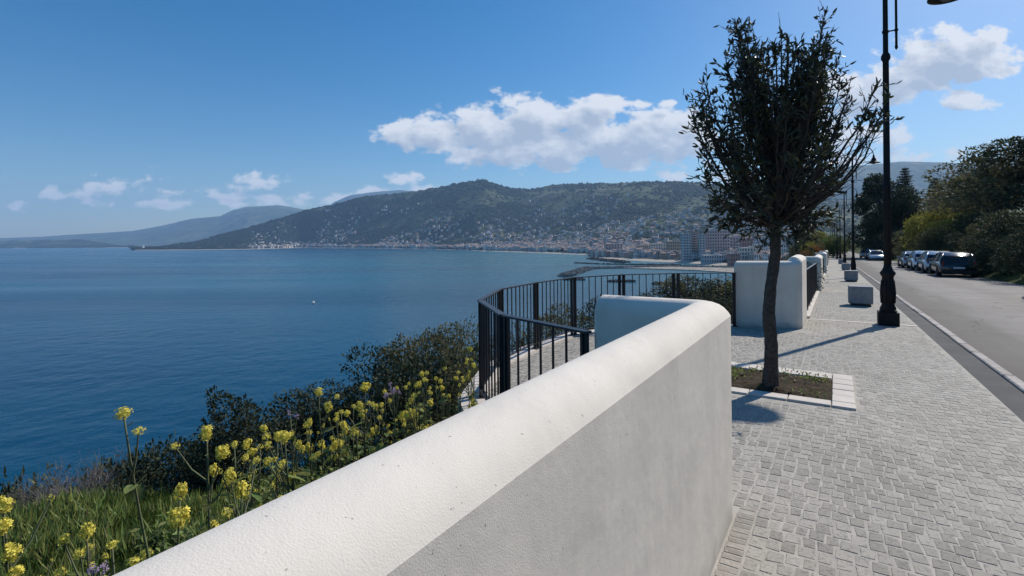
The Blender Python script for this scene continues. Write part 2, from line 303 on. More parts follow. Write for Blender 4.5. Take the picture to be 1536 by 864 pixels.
def sea_material():
    m = bpy.data.materials.new('sea_water'); m.use_nodes = True; nt = m.node_tree; N = nt.nodes.new; L = nt.links.new; p = nt.nodes['Principled BSDF']
    geo = N('ShaderNodeNewGeometry'); P = geo.outputs['Position']
    p.inputs['IOR'].default_value = 1.33; p.inputs['Roughness'].default_value = .26; p.inputs['Specular IOR Level'].default_value = .3
    mp = N('ShaderNodeMapping'); mp.inputs['Scale'].default_value = (.0011, .0042, 1); mp.inputs['Rotation'].default_value = (0, 0, R(-8)); L(P, mp.inputs[0])
    n = N('ShaderNodeTexNoise'); n.inputs['Scale'].default_value = 1; n.inputs['Detail'].default_value = 7; L(mp.outputs[0], n.inputs['Vector'])
    r = N('ShaderNodeValToRGB'); L(n.outputs['Fac'], r.inputs[0]); e = r.color_ramp.elements; e[0].position = .38; e[0].color = (.0002, .032, .076, 1); e[1].position = .62; e[1].color = (.0005, .066, .122, 1)
    # shallows off the beach and round the jetties carry more suspended sand
    vm = N('ShaderNodeVectorMath'); vm.operation = 'DISTANCE'; L(P, vm.inputs[0]); vm.inputs[1].default_value = (620, 1500, SEA)
    mr = N('ShaderNodeMapRange'); L(vm.outputs['Value'], mr.inputs['Value']); mr.inputs['From Min'].default_value = 1500; mr.inputs['From Max'].default_value = 350
    x = N('ShaderNodeMixRGB'); L(mr.outputs[0], x.inputs[0]); L(r.outputs[0], x.inputs[1]); x.inputs[2].default_value = (.05, .17, .19, 1); L(x.outputs[0], p.inputs['Base Color'])
    rn = N('ShaderNodeTexNoise'); rn.inputs['Scale'].default_value = .8; rn.inputs['Detail'].default_value = 4; m3 = N('ShaderNodeMapping'); m3.inputs['Scale'].default_value = (.0022, .013, 1); m3.inputs['Rotation'].default_value = (0, 0, R(6)); L(P, m3.inputs[0]); L(m3.outputs[0], rn.inputs['Vector'])
    rr = N('ShaderNodeMapRange'); L(rn.outputs['Fac'], rr.inputs['Value']); rr.inputs['From Min'].default_value = .4; rr.inputs['From Max'].default_value = .6; rr.inputs['To Min'].default_value = .22; rr.inputs['To Max'].default_value = .28; L(rr.outputs[0], p.inputs['Roughness'])
    hs = []
    for sc, det in ((.9, 4), (.12, 4)):
        k = N('ShaderNodeTexNoise'); k.inputs['Scale'].default_value = sc; k.inputs['Detail'].default_value = det; L(P, k.inputs['Vector']); hs.append(k)
    b = N('ShaderNodeBump'); b.inputs['Strength'].default_value = .22; b.inputs['Distance'].default_value = .3; L(hs[0].outputs['Fac'], b.inputs['Height'])
    b2 = N('ShaderNodeBump'); b2.inputs['Strength'].default_value = .5; b2.inputs['Distance'].default_value = 1.2; L(hs[1].outputs['Fac'], b2.inputs['Height']); L(b.outputs[0], b2.inputs['Normal']); L(b2.outputs[0], p.inputs['Normal'])
    return m
MT = {}
MT['ground'] = ground_material(); MT['sea'] = sea_material()
MT['wall'] = mat('white_textured_render', (.80, .735, .64), .85, .2, var=(.74, .675, .585), scale=2.2, var2=(.30, .28, .25), scale2=95, lo2=.70, hi2=.74, bump=.0014, bscale=330, bstr=.5)
def weather(m):
    nt = m.node_tree; N = nt.nodes.new; L = nt.links.new; p = nt.nodes['Principled BSDF']; c = p.inputs['Base Color'].links[0].from_socket; geo = N('ShaderNodeNewGeometry'); P = geo.outputs['Position']
    mp = N('ShaderNodeMapping'); mp.inputs['Scale'].default_value = (9, 9, .7); L(P, mp.inputs[0]); n = N('ShaderNodeTexNoise'); n.inputs['Scale'].default_value = 1; n.inputs['Detail'].default_value = 5; L(mp.outputs[0], n.inputs['Vector'])
    r = N('ShaderNodeMapRange'); L(n.outputs['Fac'], r.inputs['Value']); r.inputs['From Min'].default_value = .42; r.inputs['From Max'].default_value = .72; r.inputs['To Min'].default_value = 0; r.inputs['To Max'].default_value = .17
    sn = N('ShaderNodeSeparateXYZ'); L(geo.outputs['Normal'], sn.inputs[0]); ab = N('ShaderNodeMapRange'); L(sn.outputs[2], ab.inputs['Value']); ab.inputs['From Min'].default_value = .7; ab.inputs['From Max'].default_value = .1
    mu = N('ShaderNodeMath'); mu.operation = 'MULTIPLY'; L(r.outputs[0], mu.inputs[0]); L(ab.outputs[0], mu.inputs[1])
    x = N('ShaderNodeMixRGB'); L(mu.outputs[0], x.inputs[0]); L(c, x.inputs[1]); x.inputs[2].default_value = (.44, .42, .37, 1)
    # splash dirt along the foot: height above the sloping pavement
    dt = N('ShaderNodeVectorMath'); dt.operation = 'DOT_PRODUCT'; L(P, dt.inputs[0]); dt.inputs[1].default_value = (.0264 * DX, .0264 * DY, 1)
    n2 = N('ShaderNodeTexNoise'); n2.inputs['Scale'].default_value = 7; n2.inputs['Detail'].default_value = 6; L(P, n2.inputs['Vector'])
    ad = N('ShaderNodeMath'); ad.operation = 'MULTIPLY_ADD'; L(n2.outputs['Fac'], ad.inputs[0]); ad.inputs[1].default_value = -.22; L(dt.outputs['Value'], ad.inputs[2])
    r2 = N('ShaderNodeMapRange'); L(ad.outputs[0], r2.inputs['Value']); r2.inputs['From Min'].default_value = .0; r2.inputs['From Max'].default_value = -.12; r2.inputs['To Max'].default_value = .55
    y = N('ShaderNodeMixRGB'); L(r2.outputs[0], y.inputs[0]); L(x.outputs[0], y.inputs[1]); y.inputs[2].default_value = (.33, .29, .23, 1)
    # broad grey bloom on the top
    n3 = N('ShaderNodeTexNoise'); n3.inputs['Scale'].default_value = 1.1; n3.inputs['Detail'].default_value = 8; n3.inputs['Roughness'].default_value = .7; L(P, n3.inputs['Vector'])
    r3 = N('ShaderNodeMapRange'); L(n3.outputs['Fac'], r3.inputs['Value']); r3.inputs['From Min'].default_value = .5; r3.inputs['From Max'].default_value = .75; r3.inputs['To Max'].default_value = .35
    w_ = N('ShaderNodeMixRGB'); L(r3.outputs[0], w_.inputs[0]); L(y.outputs[0], w_.inputs[1]); w_.inputs[2].default_value = (.50, .48, .44, 1)
    L(w_.outputs[0], p.inputs['Base Color'])
    b0 = p.inputs['Normal'].links[0].from_node; n4 = N('ShaderNodeTexNoise'); n4.inputs['Scale'].default_value = 11; n4.inputs['Detail'].default_value = 3; m4 = N('ShaderNodeMapping'); m4.inputs['Rotation'].default_value = (0, 0, TH); m4.inputs['Scale'].default_value = (1, .45, .8); L(P, m4.inputs[0]); L(m4.outputs[0], n4.inputs['Vector'])
    b4 = N('ShaderNodeBump'); b4.inputs['Strength'].default_value = .6; b4.inputs['Distance'].default_value = .006; L(n4.outputs['Fac'], b4.inputs['Height']); L(b4.outputs[0], b0.inputs['Normal'])
weather(MT['wall'])
MT['joint'] = mat('pale_joint_sand', (.48, .445, .39), .9, .2, var=(.37, .345, .30), scale=9, bump=.004, bscale=120)
MT['cobble'] = mat('grey_cobble_stone', (.30, .277, .238), .75, .25, var=(.375, .35, .305), scale=1.1, var2=(.19, .18, .16), scale2=60, island=(.78, 1.18), bump=.004, bscale=110)
MT['cobble_brown'] = mat('brown_grey_border_stone', (.28, .24, .20), .7, .3, var=(.36, .33, .29), scale=30, island=(.75, 1.2), bump=.005, bscale=90)
MT['slab'] = mat('cream_limestone_slab', (.64, .575, .505), .75, .25, var=(.56, .50, .44), scale=8, island=(.93, 1.06), bump=.002, bscale=150)
def asphalt():
    m = mat('worn_asphalt', (.13, .12, .112), .82, .3, var=(.17, .157, .147), scale=.8, var2=(.085, .08, .076), scale2=60, lo2=.6, hi2=.75, bump=.005, bscale=160)
    nt = m.node_tree; N = nt.nodes.new; L = nt.links.new; p = nt.nodes['Principled BSDF']; c = p.inputs['Base Color'].links[0].from_socket; geo = N('ShaderNodeNewGeometry')
    mp = N('ShaderNodeMapping'); mp.inputs['Rotation'].default_value = (0, 0, TH); L(geo.outputs['Position'], mp.inputs[0])       # x across the road, y along it
    sp = N('ShaderNodeSeparateXYZ'); L(mp.outputs[0], sp.inputs[0])
    m2 = N('ShaderNodeMapping'); m2.inputs['Scale'].default_value = (1.2, .12, 1); L(mp.outputs[0], m2.inputs[0]); n = N('ShaderNodeTexNoise'); n.inputs['Scale'].default_value = 1.4; n.inputs['Detail'].default_value = 5; L(m2.outputs[0], n.inputs['Vector'])
    a = N('ShaderNodeMath'); a.operation = 'MULTIPLY_ADD'; L(n.outputs['Fac'], a.inputs[0]); a.inputs[1].default_value = 1.6; L(sp.outputs[0], a.inputs[2])
    r = N('ShaderNodeValToRGB'); e = r.color_ramp.elements; sc = N('ShaderNodeMath'); sc.operation = 'DIVIDE'; L(a.outputs[0], sc.inputs[0]); sc.inputs[1].default_value = 9; L(sc.outputs[0], r.inputs[0])
    e[0].position = .27; e[0].color = (.50, .48, .48, 1); e[1].position = .9; e[1].color = (1.2, 1.2, 1.2, 1)
    for q, v in ((.36, .62), (.44, 1.15), (.52, 1.3), (.60, 1.0), (.70, 1.25), (.78, 1.05)): k = e.new(q); k.color = (v, v, v, 1)
    x = N('ShaderNodeMixRGB'); x.blend_type = 'MULTIPLY'; x.inputs[0].default_value = 1; L(c, x.inputs[1]); L(r.outputs[0], x.inputs[2])
    dn = N('ShaderNodeTexNoise'); dn.inputs['Scale'].default_value = 1.5; L(mp.outputs[0], dn.inputs['Vector']); ad = N('ShaderNodeVectorMath'); ad.operation = 'MULTIPLY_ADD'; L(dn.outputs['Color'], ad.inputs[0]); ad.inputs[1].default_value = (1.2, 1.2, 1.2); L(mp.outputs[0], ad.inputs[2])
    vo = N('ShaderNodeTexVoronoi'); vo.feature = 'DISTANCE_TO_EDGE'; vo.inputs['Scale'].default_value = .28; L(ad.outputs[0], vo.inputs['Vector']); cr = N('ShaderNodeMapRange'); L(vo.outputs['Distance'], cr.inputs['Value']); cr.inputs['From Min'].default_value = .003; cr.inputs['From Max'].default_value = .009; cr.inputs['To Min'].default_value = .45; cr.inputs['To Max'].default_value = 1
    y = N('ShaderNodeMixRGB'); y.blend_type = 'MULTIPLY'; y.inputs[0].default_value = 1; L(x.outputs[0], y.inputs[1]); L(cr.outputs[0], y.inputs[2]); L(y.outputs[0], p.inputs['Base Color']); return m
MT['kerb'] = mat('worn_kerb_stone', (.46, .42, .38), .85, .2, var=(.30, .27, .25), scale=12, island=(.85, 1.15), bump=.008, bscale=60)
MT['gutter'] = mat('dark_asphalt_strip', (.065, .065, .066), .9, .25, var=(.10, .10, .10), scale=1.4, var2=(.15, .15, .15), scale2=90, lo2=.6, hi2=.75, bump=.006, bscale=140)
MT['asphalt'] = asphalt()
MT['iron'] = mat('dark_painted_iron', (.010, .010, .011), .65, .2, metal=0, var=(.02, .02, .022), scale=20)
MT['rail'] = mat('anthracite_steel', (.035, .035, .04), .38, .5, metal=.5, var=(.05, .05, .055), scale=15)
MT['bench'] = mat('grey_concrete', (.36, .35, .345), .85, .2, var=(.27, .262, .26), scale=9, bump=.004, bscale=90)
MT['bark'] = mat('dark_bark', (.055, .047, .040), .95, .15, var=(.10, .09, .08), scale=25, bump=.02, bscale=45, bstr=1)
MT['leaf'] = mat('dark_evergreen_leaf', (.034, .040, .020), .45, .5, island=(.4, 2.2), hue=.04, trans=.2)
MT['bushdark'] = mat('dark_shrub_leaf', (.040, .050, .026), .7, .2, island=(.4, 1.9), hue=.04, trans=.2)
MT['bushmid'] = mat('olive_shrub_leaf', (.13, .125, .06), .7, .2, island=(.5, 1.6), hue=.04, trans=.3)
MT['bushgreen'] = mat('fresh_shrub_leaf', (.12, .15, .04), .65, .2, island=(.6, 1.5), hue=.03, trans=.3)
MT['bushyellow'] = mat('yellow_green_leaf', (.24, .23, .045), .65, .2, island=(.6, 1.4), hue=.03, trans=.35)
MT['bushorange'] = mat('rusty_orange_leaf', (.22, .10, .035), .65, .2, island=(.6, 1.5), hue=.03, trans=.3)
MT['twig'] = mat('bare_grey_twigs', (.20, .18, .17), .9, .15, island=(.7, 1.3))
MT['grass'] = mat('grass_blade', (.07, .105, .022), .6, .2, island=(.4, 1.7), hue=.04, trans=.4)
MT['weed'] = mat('weed_leaf', (.19, .235, .065), .5, .35, island=(.5, 1.5), hue=.04, trans=.45)
MT['stem'] = mat('green_stem', (.13, .16, .07), .6, .3, var=(.10, .09, .05), scale=12)
MT['petal'] = mat('yellow_petal', (.92, .80, .15), .6, .2, island=(.75, 1.15), trans=.35)
MT['mauve'] = mat('mauve_petal', (.48, .36, .52), .6, .2, island=(.75, 1.2), trans=.3)
MT['soil'] = mat('dark_soil', (.035, .025, .017), 1, .1, var=(.08, .06, .04), scale=14, bump=.03, bscale=30, bstr=1)
MT['wood_far'] = mat('distant_woodland', (.012, .020, .011), .95, .1, island=(.5, 2.0), hue=.05)
MT['rock'] = mat('breakwater_rock', (.30, .27, .235), .9, .2, island=(.45, 1.3))
MT['darkrock'] = mat('wet_dark_rock', (.07, .062, .055), .8, .3, island=(.5, 1.5))
MT['sand'] = mat('pale_sand', (.42, .38, .32), .95, .1, var=(.22, .20, .17), scale=.05, var2=(.14, .13, .12), scale2=.12)
MT['tyre'] = mat('tyre_rubber', (.018, .018, .018), .85, .3); MT['rim'] = mat('alloy_rim', (.45, .45, .47), .35, .5, metal=.9)
MT['glass'] = mat('dark_car_glass', (.012, .014, .017), .06, .6); MT['plastic'] = mat('black_plastic', (.02, .02, .02), .6, .3)
MT['lamp_red'] = mat('red_tail_lens', (.30, .012, .012), .25, .5); MT['lamp_clear'] = mat('clear_headlight_lens', (.75, .77, .8), .1, .8)
MT['plate'] = mat('white_plate', (.7, .7, .7), .5, .3)
MT['lampglass'] = mat('lantern_glass', (.12, .12, .11), .5, .3)

# ------------------------------------------------------------------ ground, sea, haze
def build_ground():
    az = np.concatenate([np.linspace(-62, 60, 720), np.linspace(60, 298, 120)[1:-1]]) * PI / 180
    rr = np.concatenate([np.geomspace(.5, 40, 100)[:-1], np.geomspace(40, 600, 70)[:-1], np.linspace(600, 5000, 170)[:-1], np.linspace(5000, 14800, 110)])
    A, Q = np.meshgrid(az, rr); X = Q * np.sin(A); Y = Q * np.cos(A); Z = tz(X.ravel(), Y.ravel()).reshape(X.shape)
    na, nr = len(az), len(rr); V = np.stack([X, Y, Z], -1).reshape(-1, 3)
    i, j = np.meshgrid(np.arange(nr - 1), np.arange(na), indexing='ij'); j2 = (j + 1) % na
    F = np.stack([i * na + j, (i + 1) * na + j, (i + 1) * na + j2, i * na + j2], -1).reshape(-1, 4)[:, ::-1]
    me = np_mesh('ground', V, F, MT['ground'], smooth=True)
    return link('ground', me, kind='structure')
build_ground()
def sheet(name, s0, s1, a0, a1, dz, m, step=2.0, thick=.25, **k):
    mb = MB(); n = max(1, int((s1 - s0) / step)); v = []; f = []
    for i in range(n + 1):
        s = s0 + (s1 - s0) * i / n
        v += [W(s, a0, dz), W(s, a1, dz), W(s, a0, dz - thick), W(s, a1, dz - thick)]
    for i in range(n):
        b = i * 4; f += [(b, b + 1, b + 5, b + 4), (b, b + 4, b + 6, b + 2), (b + 1, b + 3, b + 7, b + 5)]
    f += [(0, 2, 3, 1), (n * 4, n * 4 + 1, n * 4 + 3, n * 4 + 2)]
    mb.add(v, f); return mb.build(name, m, **k)
sea = MB(); sea.add([(-15500, -1400, SEA), (15500, -1400, SEA), (15500, 14900, SEA), (-15500, 14900, SEA)], [(0, 1, 2, 3)]); sea.build('sea', MT['sea'], kind='structure')

road = sheet('road', -14, 250, 1.70, 7.3, -.10, MT['asphalt'], kind='structure')
gut = sheet('asphalt_strip', -14, 250, 1.29, 1.58, -.025, MT['gutter'], kind='structure')
# kerb of separate stones
kerb = empty('kerb', W(0, 1.6), kind='structure')
kroot_inv = Matrix.Translation(-W(0, 1.6))
kmb = MB(); kmb.box((0, 0, -.1), (.055, .388, .1)); kme = [recalc(kmb.mesh('kerb_stone', MT['kerb']), .012, 1)]
for i in range(70):
    s = -3.5 + i * .785; w = W(s, 1.64 + random.uniform(-.006, .006), .004 + random.uniform(-.004, .004)); link('kerb_stone', kme[0], kerb, loc=w - kerb.location, rot=(-.025, 0, heading(s) + random.uniform(-.006, .006)))
far_k = sheet('kerb_run', 51.2, 250, 1.585, 1.695, 0, MT['kerb'], thick=.2); far_k.parent = kerb; far_k.matrix_parent_inverse = kroot_inv
# pavement bed with terrace: one top sheet following the slope
RP = [(2.70, -1.21, .86), (3.06, -2.06, .85), (3.84, -2.85, .83), (4.98, -3.39, .81), (6.15, -3.58, .79), (7.46, -3.64, .77), (8.54, -3.21, .76), (9.41, -2.49, .75), (10.03, -1.55, .75)]
pave = sheet('pavement', -14, 250, -.80, 1.29, -.0015, MT['joint'], kind='structure', thick=.5)
def outset(pts, d, c=(6.4, -.9)):
    o = []
    for s, a in pts:
        v = Vector((s - c[0], a - c[1])); v *= (v.length + d) / v.length; o.append((c[0] + v.x, c[1] + v.y))
    return o
def arcpts(d, n=6):
    base = outset([(p[0], p[1]) for p in RP], d); return base
def slab_poly(name, pts, z0, z1, m, parent=None):
    mb = MB(); n = len(pts); v = [W(s, a, z0) for s, a in pts] + [W(s, a, z1) for s, a in pts]
    f = [tuple(range(n))] + [(i, i + n, (i + 1) % n + n, (i + 1) % n) for i in range(n)]; mb.add(v, f); me = recalc(mb.mesh(name, m)); return link(name, me, parent)
terr = empty('belvedere_terrace', W(6.4, -2), kind='structure')
tinv = Matrix.Translation(-W(6.4, -2))
inner = [(2.72, -.75)] + arcpts(-.02) + [(10.2, -.75)]
t_ = slab_poly('terrace_bed', inner, -.0025, -1.6, MT['joint'], terr); t_.matrix_parent_inverse = tinv
# retaining edge of pale stones under and outside the railing
ring_in, ring_out = outset([(p[0], p[1]) for p in RP], -.05), outset([(p[0], p[1]) for p in RP], .22)
for i in range(len(RP) - 1):
    for k in range(3):
        t0, t1 = k / 3 + .004, (k + 1) / 3 - .004
        q = [tuple(np.array(ring_in[i]) * (1 - t) + np.array(ring_in[i + 1]) * t) for t in (t0, t1)] + [tuple(np.array(ring_out[i]) * (1 - t) + np.array(ring_out[i + 1]) * t) for t in (t1, t0)]
        o = slab_poly('edge_stone', q, .02, -.14, MT['slab'], terr); o.matrix_parent_inverse = tinv
rw = MB(); ro = outset([(p[0], p[1]) for p in RP], .17); v = []; f = []
for s, a in ro: v += [W(s, a, -.141), W(s, a, -2.6)]
for i in range(len(ro) - 1): f.append((2 * i, 2 * i + 1, 2 * i + 3, 2 * i + 2))
rw.add(v, f); o = rw.build('retaining_wall', MT['wall'], terr); o.matrix_parent_inverse = tinv

# --- planter opening and slabs: s 5.35..6.78, a -1.3..0.14
PL = (5.35, 6.78, -1.45, .14); PI_ = (5.53, 6.50, -1.27, -.05)
planter = empty('tree_planter', W(6.0, -.6), label='cream stone border round the soil bed of the young tree', cat='planter')
pinv = Matrix.Translation(-W(6.0, -.6))
def pslab(s0, s1, a0, a1):
    g = .004; mb = MB(); z = .018 + random.uniform(-.002, .002)
    v = [W(s0 + g, a0 + g, -.05), W(s1 - g, a0 + g, -.05), W(s1 - g, a1 - g, -.05), W(s0 + g, a1 - g, -.05), W(s0 + g, a0 + g, z), W(s1 - g, a0 + g, z), W(s1 - g, a1 - g, z), W(s0 + g, a1 - g, z)]
    mb.add(v, [(0, 1, 2, 3), (4, 7, 6, 5), (0, 4, 5, 1), (1, 5, 6, 2), (2, 6, 7, 3), (3, 7, 4, 0)])
    me = recalc(mb.mesh('border_slab', MT['slab']), .005, 1); o = link('border_slab', me, planter); o.matrix_parent_inverse = pinv
cuts = [-1.45, -1.10, -.74, -.40, -.05]
for i in range(4): pslab(PL[0], PI_[0], cuts[i], cuts[i + 1])
cuts = [-1.45, -1.18, -.82, -.45, -.05]
for i in range(4): pslab(PI_[1], PL[1], cuts[i], cuts[i + 1])
cuts = [5.35, 5.53, 5.78, 6.02, 6.27, 6.52, 6.78]
for i in range(6): pslab(cuts[i], cuts[i + 1], PI_[3], PL[3])
cuts = [5.53, 5.85, 6.18, 6.50]
for i in range(3): pslab(cuts[i], cuts[i + 1], -1.45, -1.27)
mb = MB(); v = []; f = []; n = 18
for i in range(n + 1):
    for j in range(n + 1):
        s = PI_[0] + (PI_[1] - PI_[0]) * i / n; a = PI_[2] + (PI_[3] - PI_[2]) * j / n
        b = 0 if i in (0, n) or j in (0, n) else 1
        v.append(W(s, a, .003 + b * (random.uniform(0, .025) + .05 * math.exp(-((s - 5.68) ** 2 + (a + .58) ** 2) / .03))))
for i in range(n):
    for j in range(n): b = i * (n + 1) + j; f.append((b, b + 1, b + n + 2, b + n + 1))
mb.add(v, f, smooth=True); o = mb.build('soil', MT['soil'], planter); o.matrix_parent_inverse = pinv

# --- cross strips of slabs
STR = [12.1, 20.75, 29.4, 38.0]
strip = empty('paving_strip', W(12.1, .4), kind='structure')
sinv = Matrix.Translation(-W(12.1, .4))
for S in STR:
    k = 4
    for i in range(k):
        a0, a1 = -.44 + 1.73 * i / k, -.44 + 1.73 * (i + 1) / k; mb = MB(); g = .004
        v = [W(S - .06, a0 + g, -.05), W(S + .06, a0 + g, -.05), W(S + .06, a1 - g, -.05), W(S - .06, a1 - g, -.05), W(S - .06, a0 + g, .006), W(S + .06, a0 + g, .006), W(S + .06, a1 - g, .006), W(S - .06, a1 - g, .006)]
        mb.add(v, [(0, 1, 2, 3), (4, 7, 6, 5), (0, 4, 5, 1), (1, 5, 6, 2), (2, 6, 7, 3), (3, 7, 4, 0)]); o = link('strip_slab', recalc(mb.mesh('strip_slab', MT['slab'])), strip); o.matrix_parent_inverse = sinv
# edge slabs under the railings along the pavement
for (s0, s1) in ((12.2, 20.2), (23.4, 36.2), (39.4, 54)):
    n = int((s1 - s0) / .8)
    for i in range(n):
        u0, u1 = s0 + (s1 - s0) * i / n + .004, s0 + (s1 - s0) * (i + 1) / n - .004
        q = [(u0, -.66), (u1, -.66), (u1, -.47), (u0, -.47)]; o = slab_poly('edge_slab', q, .05, -.1, MT['slab'], strip); o.matrix_parent_inverse = sinv

# --- cobbles
poly = [(p[0], p[1]) for p in outset([(p[0], p[1]) for p in RP], -.07)]
def in_terrace(s, a):
    pts = [(2.72, -.3)] + poly + [(10.2, -.3)]; c = False; n = len(pts); j = n - 1
    for i in range(n):
        (x1, y1), (x2, y2) = pts[i], pts[j]
        if (y1 > a) != (y2 > a) and s < (x2 - x1) * (a - y1) / (y2 - y1) + x1: c = not c
        j = i
    return c
stones = []
s = -.6; row = 0
while s < 27:
    row_w = []; a = -.368
    while a < 1.27: w = random.uniform(.056, .082); row_w.append((a, w)); a += w
    a = -.368
    while a > -3.75: w = random.uniform(.056, .082); a -= w; row_w.append((a, w))
    for a, w in row_w:
        ss = s + .05 * math.sin(a * 3.6 + 1.0 + .35 * s) + .02 * math.sin(a * 9 + s * 1.3) + random.uniform(-.004, .004)
        ac = a + w / 2
        ok = ((-.368 if ss < 10.35 else -.49) < ac < 1.25) or (ac <= -.36 and in_terrace(ss, ac) and 2.85 < ss < 10.05)
        if ac <= -.368 and not (3.02 < ss < 9.97) and (ac > -1.2 and ss < 10.35): ok = False
        if ss > 10.35 and ac < -.49: ok = False
        if PL[0] - .045 < ss < PL[1] + .045 and PL[2] - .04 < ac < PL[3] + .035: ok = False
        if any(abs(ss - S) < .11 for S in STR): ok = False
        if ok: stones.append((ss, ac, w / 2 - .0035, .0455, 0))
    s += .098; row += 1
s = -.6
while s < 3.0:   # narrow border course along the parapet
    stones.append((s, -.415, .042, .021, 1)); s += .052
def dist(t): x, y, z = W(t[0], t[1]); return x * x + y * y + (3 if x / max(y, .1) < .3 else 0) + (99 if y < 1.9 else 0)
stones.sort(key=dist)
def cobble_verts(w, d, rs):
    j = lambda k: rs.uniform(-k, k)
    base = [(-w, -d), (w, -d), (w, d), (-w, d)]; b = [(x + j(.005), y + j(.005)) for x, y in base]
    m = [(x * .98, y * .98) for x, y in b]; t = [(x * .86 + j(.003), y * .90 + j(.003)) for x, y in b]
    return [(x, y, -.03) for x, y in b] + [(x, y, -.0025) for x, y in m] + [(x, y, .0005 + j(.0005)) for x, y in t]
CF = [(8, 9, 10, 11)] + [(i, (i + 1) % 4, 4 + (i + 1) % 4, 4 + i) for i in range(4)] + [(4 + i, 4 + (i + 1) % 4, 8 + (i + 1) % 4, 8 + i) for i in range(4)]
cob_me = []
for k in range(14):
    mb = MB(); mb.add(cobble_verts(.0335, .0445, random), CF, smooth=False); cob_me.append(mb.mesh('cobblestone', MT['cobble']))
mb = MB(); mb.add(cobble_verts(.042, .021, random), CF); bord_me = mb.mesh('border_stone', MT['cobble_brown'])
pinv2 = Matrix.Identity(4)
def yaw(s): return heading(s)
hd0 = heading(0)
for (s, a, w, d, kind) in stones[:300]:
    me = bord_me if kind else random.choice(cob_me)
    o = link('border_stone' if kind else 'cobblestone', me, pave, loc=W(s, a, random.uniform(-.0006, .0010)), rot=(-.0264 + random.uniform(-.006, .006), random.uniform(-.006, .006), hd0 + random.uniform(-.05, .05)), sc=(1 if kind else w / .0335, 1, 1))
V = []; F = []; MI = []
for (s, a, w, d, kind) in stones[300:]:
    b = len(V); c = W(s, a, random.uniform(-.0006, .0010)); r = hd0 + random.uniform(-.05, .05); cs, sn = math.cos(r), math.sin(r); tl = random.uniform(-.006, .006)
    for x, y, z in cobble_verts(w, d, random): V.append((c.x + x * cs - y * sn, c.y + x * sn + y * cs, c.z + z - .0264 * y + tl * x))
    F += [tuple(i + b for i in q) for q in CF]; MI += [kind] * len(CF)
o = link('cobblestones', np_mesh('cobblestones', V, F, [MT['cobble'], MT['cobble_brown']], MI), pave, kind='stuff')
far_c = sheet('far_paving', 27, 250, -.44, 1.28, .001, MT['cobble'], thick=.01); far_c.parent = pave

# ------------------------------------------------------------------ parapet walls (L shaped, bullnosed)
PROF = [(0, None), (0, -.078), (.012, -.060), (.032, -.038), (.058, -.020), (.09, -.008), (.125, -.001), (.155, 0), (.185, -.005), (.212, -.018), (.235, -.04), (.250, -.07), (.258, -.10), (.26, None)]
def sweep(stations, ztop, zbot, name, root, th=.26, steps=1):
    """stations: pairs (outer point, inner point) in (s,a); profile runs outer -> inner"""
    V = []; k = len(PROF)
    for (o, i, zt, zb) in stations:
        po, pi = W(*o), W(*i)
        for t, dz in PROF:
            f = t / .26; p = po.lerp(pi, f); V.append((p.x, p.y, (zb if dz is None else zt + dz)))
    F = []
    for q in range(len(stations) - 1):
        for j in range(k - 1): F.append((q * k + j, (q + 1) * k + j, (q + 1) * k + j + 1, q * k + j + 1))
    mb = MB(); mb.add(V, F, smooth=True); mb.add([V[i] for i in range(k)], [tuple(range(k))], smooth=False); e = (len(stations) - 1) * k; mb.add([V[e + i] for i in range(k)], [tuple(range(k))[::-1]], smooth=False)
    me = mb.mesh(name, MT['wall']); 
    import bmesh
    b = bmesh.new(); b.from_mesh(me); bmesh.ops.remove_doubles(b, verts=b.verts, dist=.0004); bmesh.ops.recalc_face_normals(b, faces=b.faces)
    for ed in b.edges:
        if len(ed.link_faces) == 2 and ed.calc_face_angle(0) > R(27): ed.smooth = False
    b.to_mesh(me); b.free(); return me
def lwall(corner_s, a_face, leg_a, road_from, leg_dir, ztop, label, th=.26, skew=0, rise=0):
    """leg_dir +1: seaward leg on the far end of the pavement leg, -1: on its near end"""
    root = empty('parapet_wall', W(corner_s, a_face - .13, 0), label=label, cat='wall', group='white rendered parapet walls along the promenade')
    st = []; zb = lambda s, a: W(s, a).z - .5
    s_in = corner_s - leg_dir * th; rad = .10
    n = max(2, int(abs(corner_s - road_from) / .8))
    def S(o, i, zt=None): st.append((o, i, ztop if zt is None else zt, W(*o).z - .5))
    for k in range(n + 1):
        s = road_from + (s_in - road_from) * k / n; S((s, a_face), (s, a_face - th), ztop + rise)
    cs, ca = corner_s - leg_dir * rad, a_face - rad
    for k in range(9):
        t = k / 8 * PI / 2; S((cs + leg_dir * rad * math.sin(t), ca + rad * math.cos(t)), (s_in, a_face - th), ztop + rise * (1 - k / 8))
    m = 5; L0 = a_face - th
    for k in range(m + 1):
        a = L0 + (leg_a + .03 - L0) * k / m; f = (L0 - a); S((corner_s + skew * f, a), (s_in + skew * f, a))
    f = L0 - leg_a; z = ztop
    S((corner_s + skew * f - leg_dir * .03, leg_a), (s_in + skew * f + leg_dir * .03, leg_a), ztop - .03)
    me = sweep(st, ztop, 0, 'wall_body', root)
    o = link('wall_body', me, root); o.matrix_parent_inverse = Matrix.Translation(-root.location); return root
lwall(2.93, -.47, -1.20, -4.0, 1, 1.065, 'long white parapet in the foreground with its rounded top catching the sun', th=.218)
lwall(10.42, -.52, -1.60, 12.1, -1, .955, 'white parapet behind the young tree, its wide face in shade', skew=-.42, rise=.07)
lwall(20.72, -.42, -1.10, 23.3, -1, .69, 'white parapet pillar beyond the first stretch of pavement railing')
lwall(36.9, -.42, -1.1, 39.3, -1, .36, 'third white parapet pillar from the young tree, half hidden behind the second')
lwall(54.5, -.42, -1.1, 58, -1, .05, 'farthest white parapet pillar, beside the fourth concrete bench')
mb = MB()

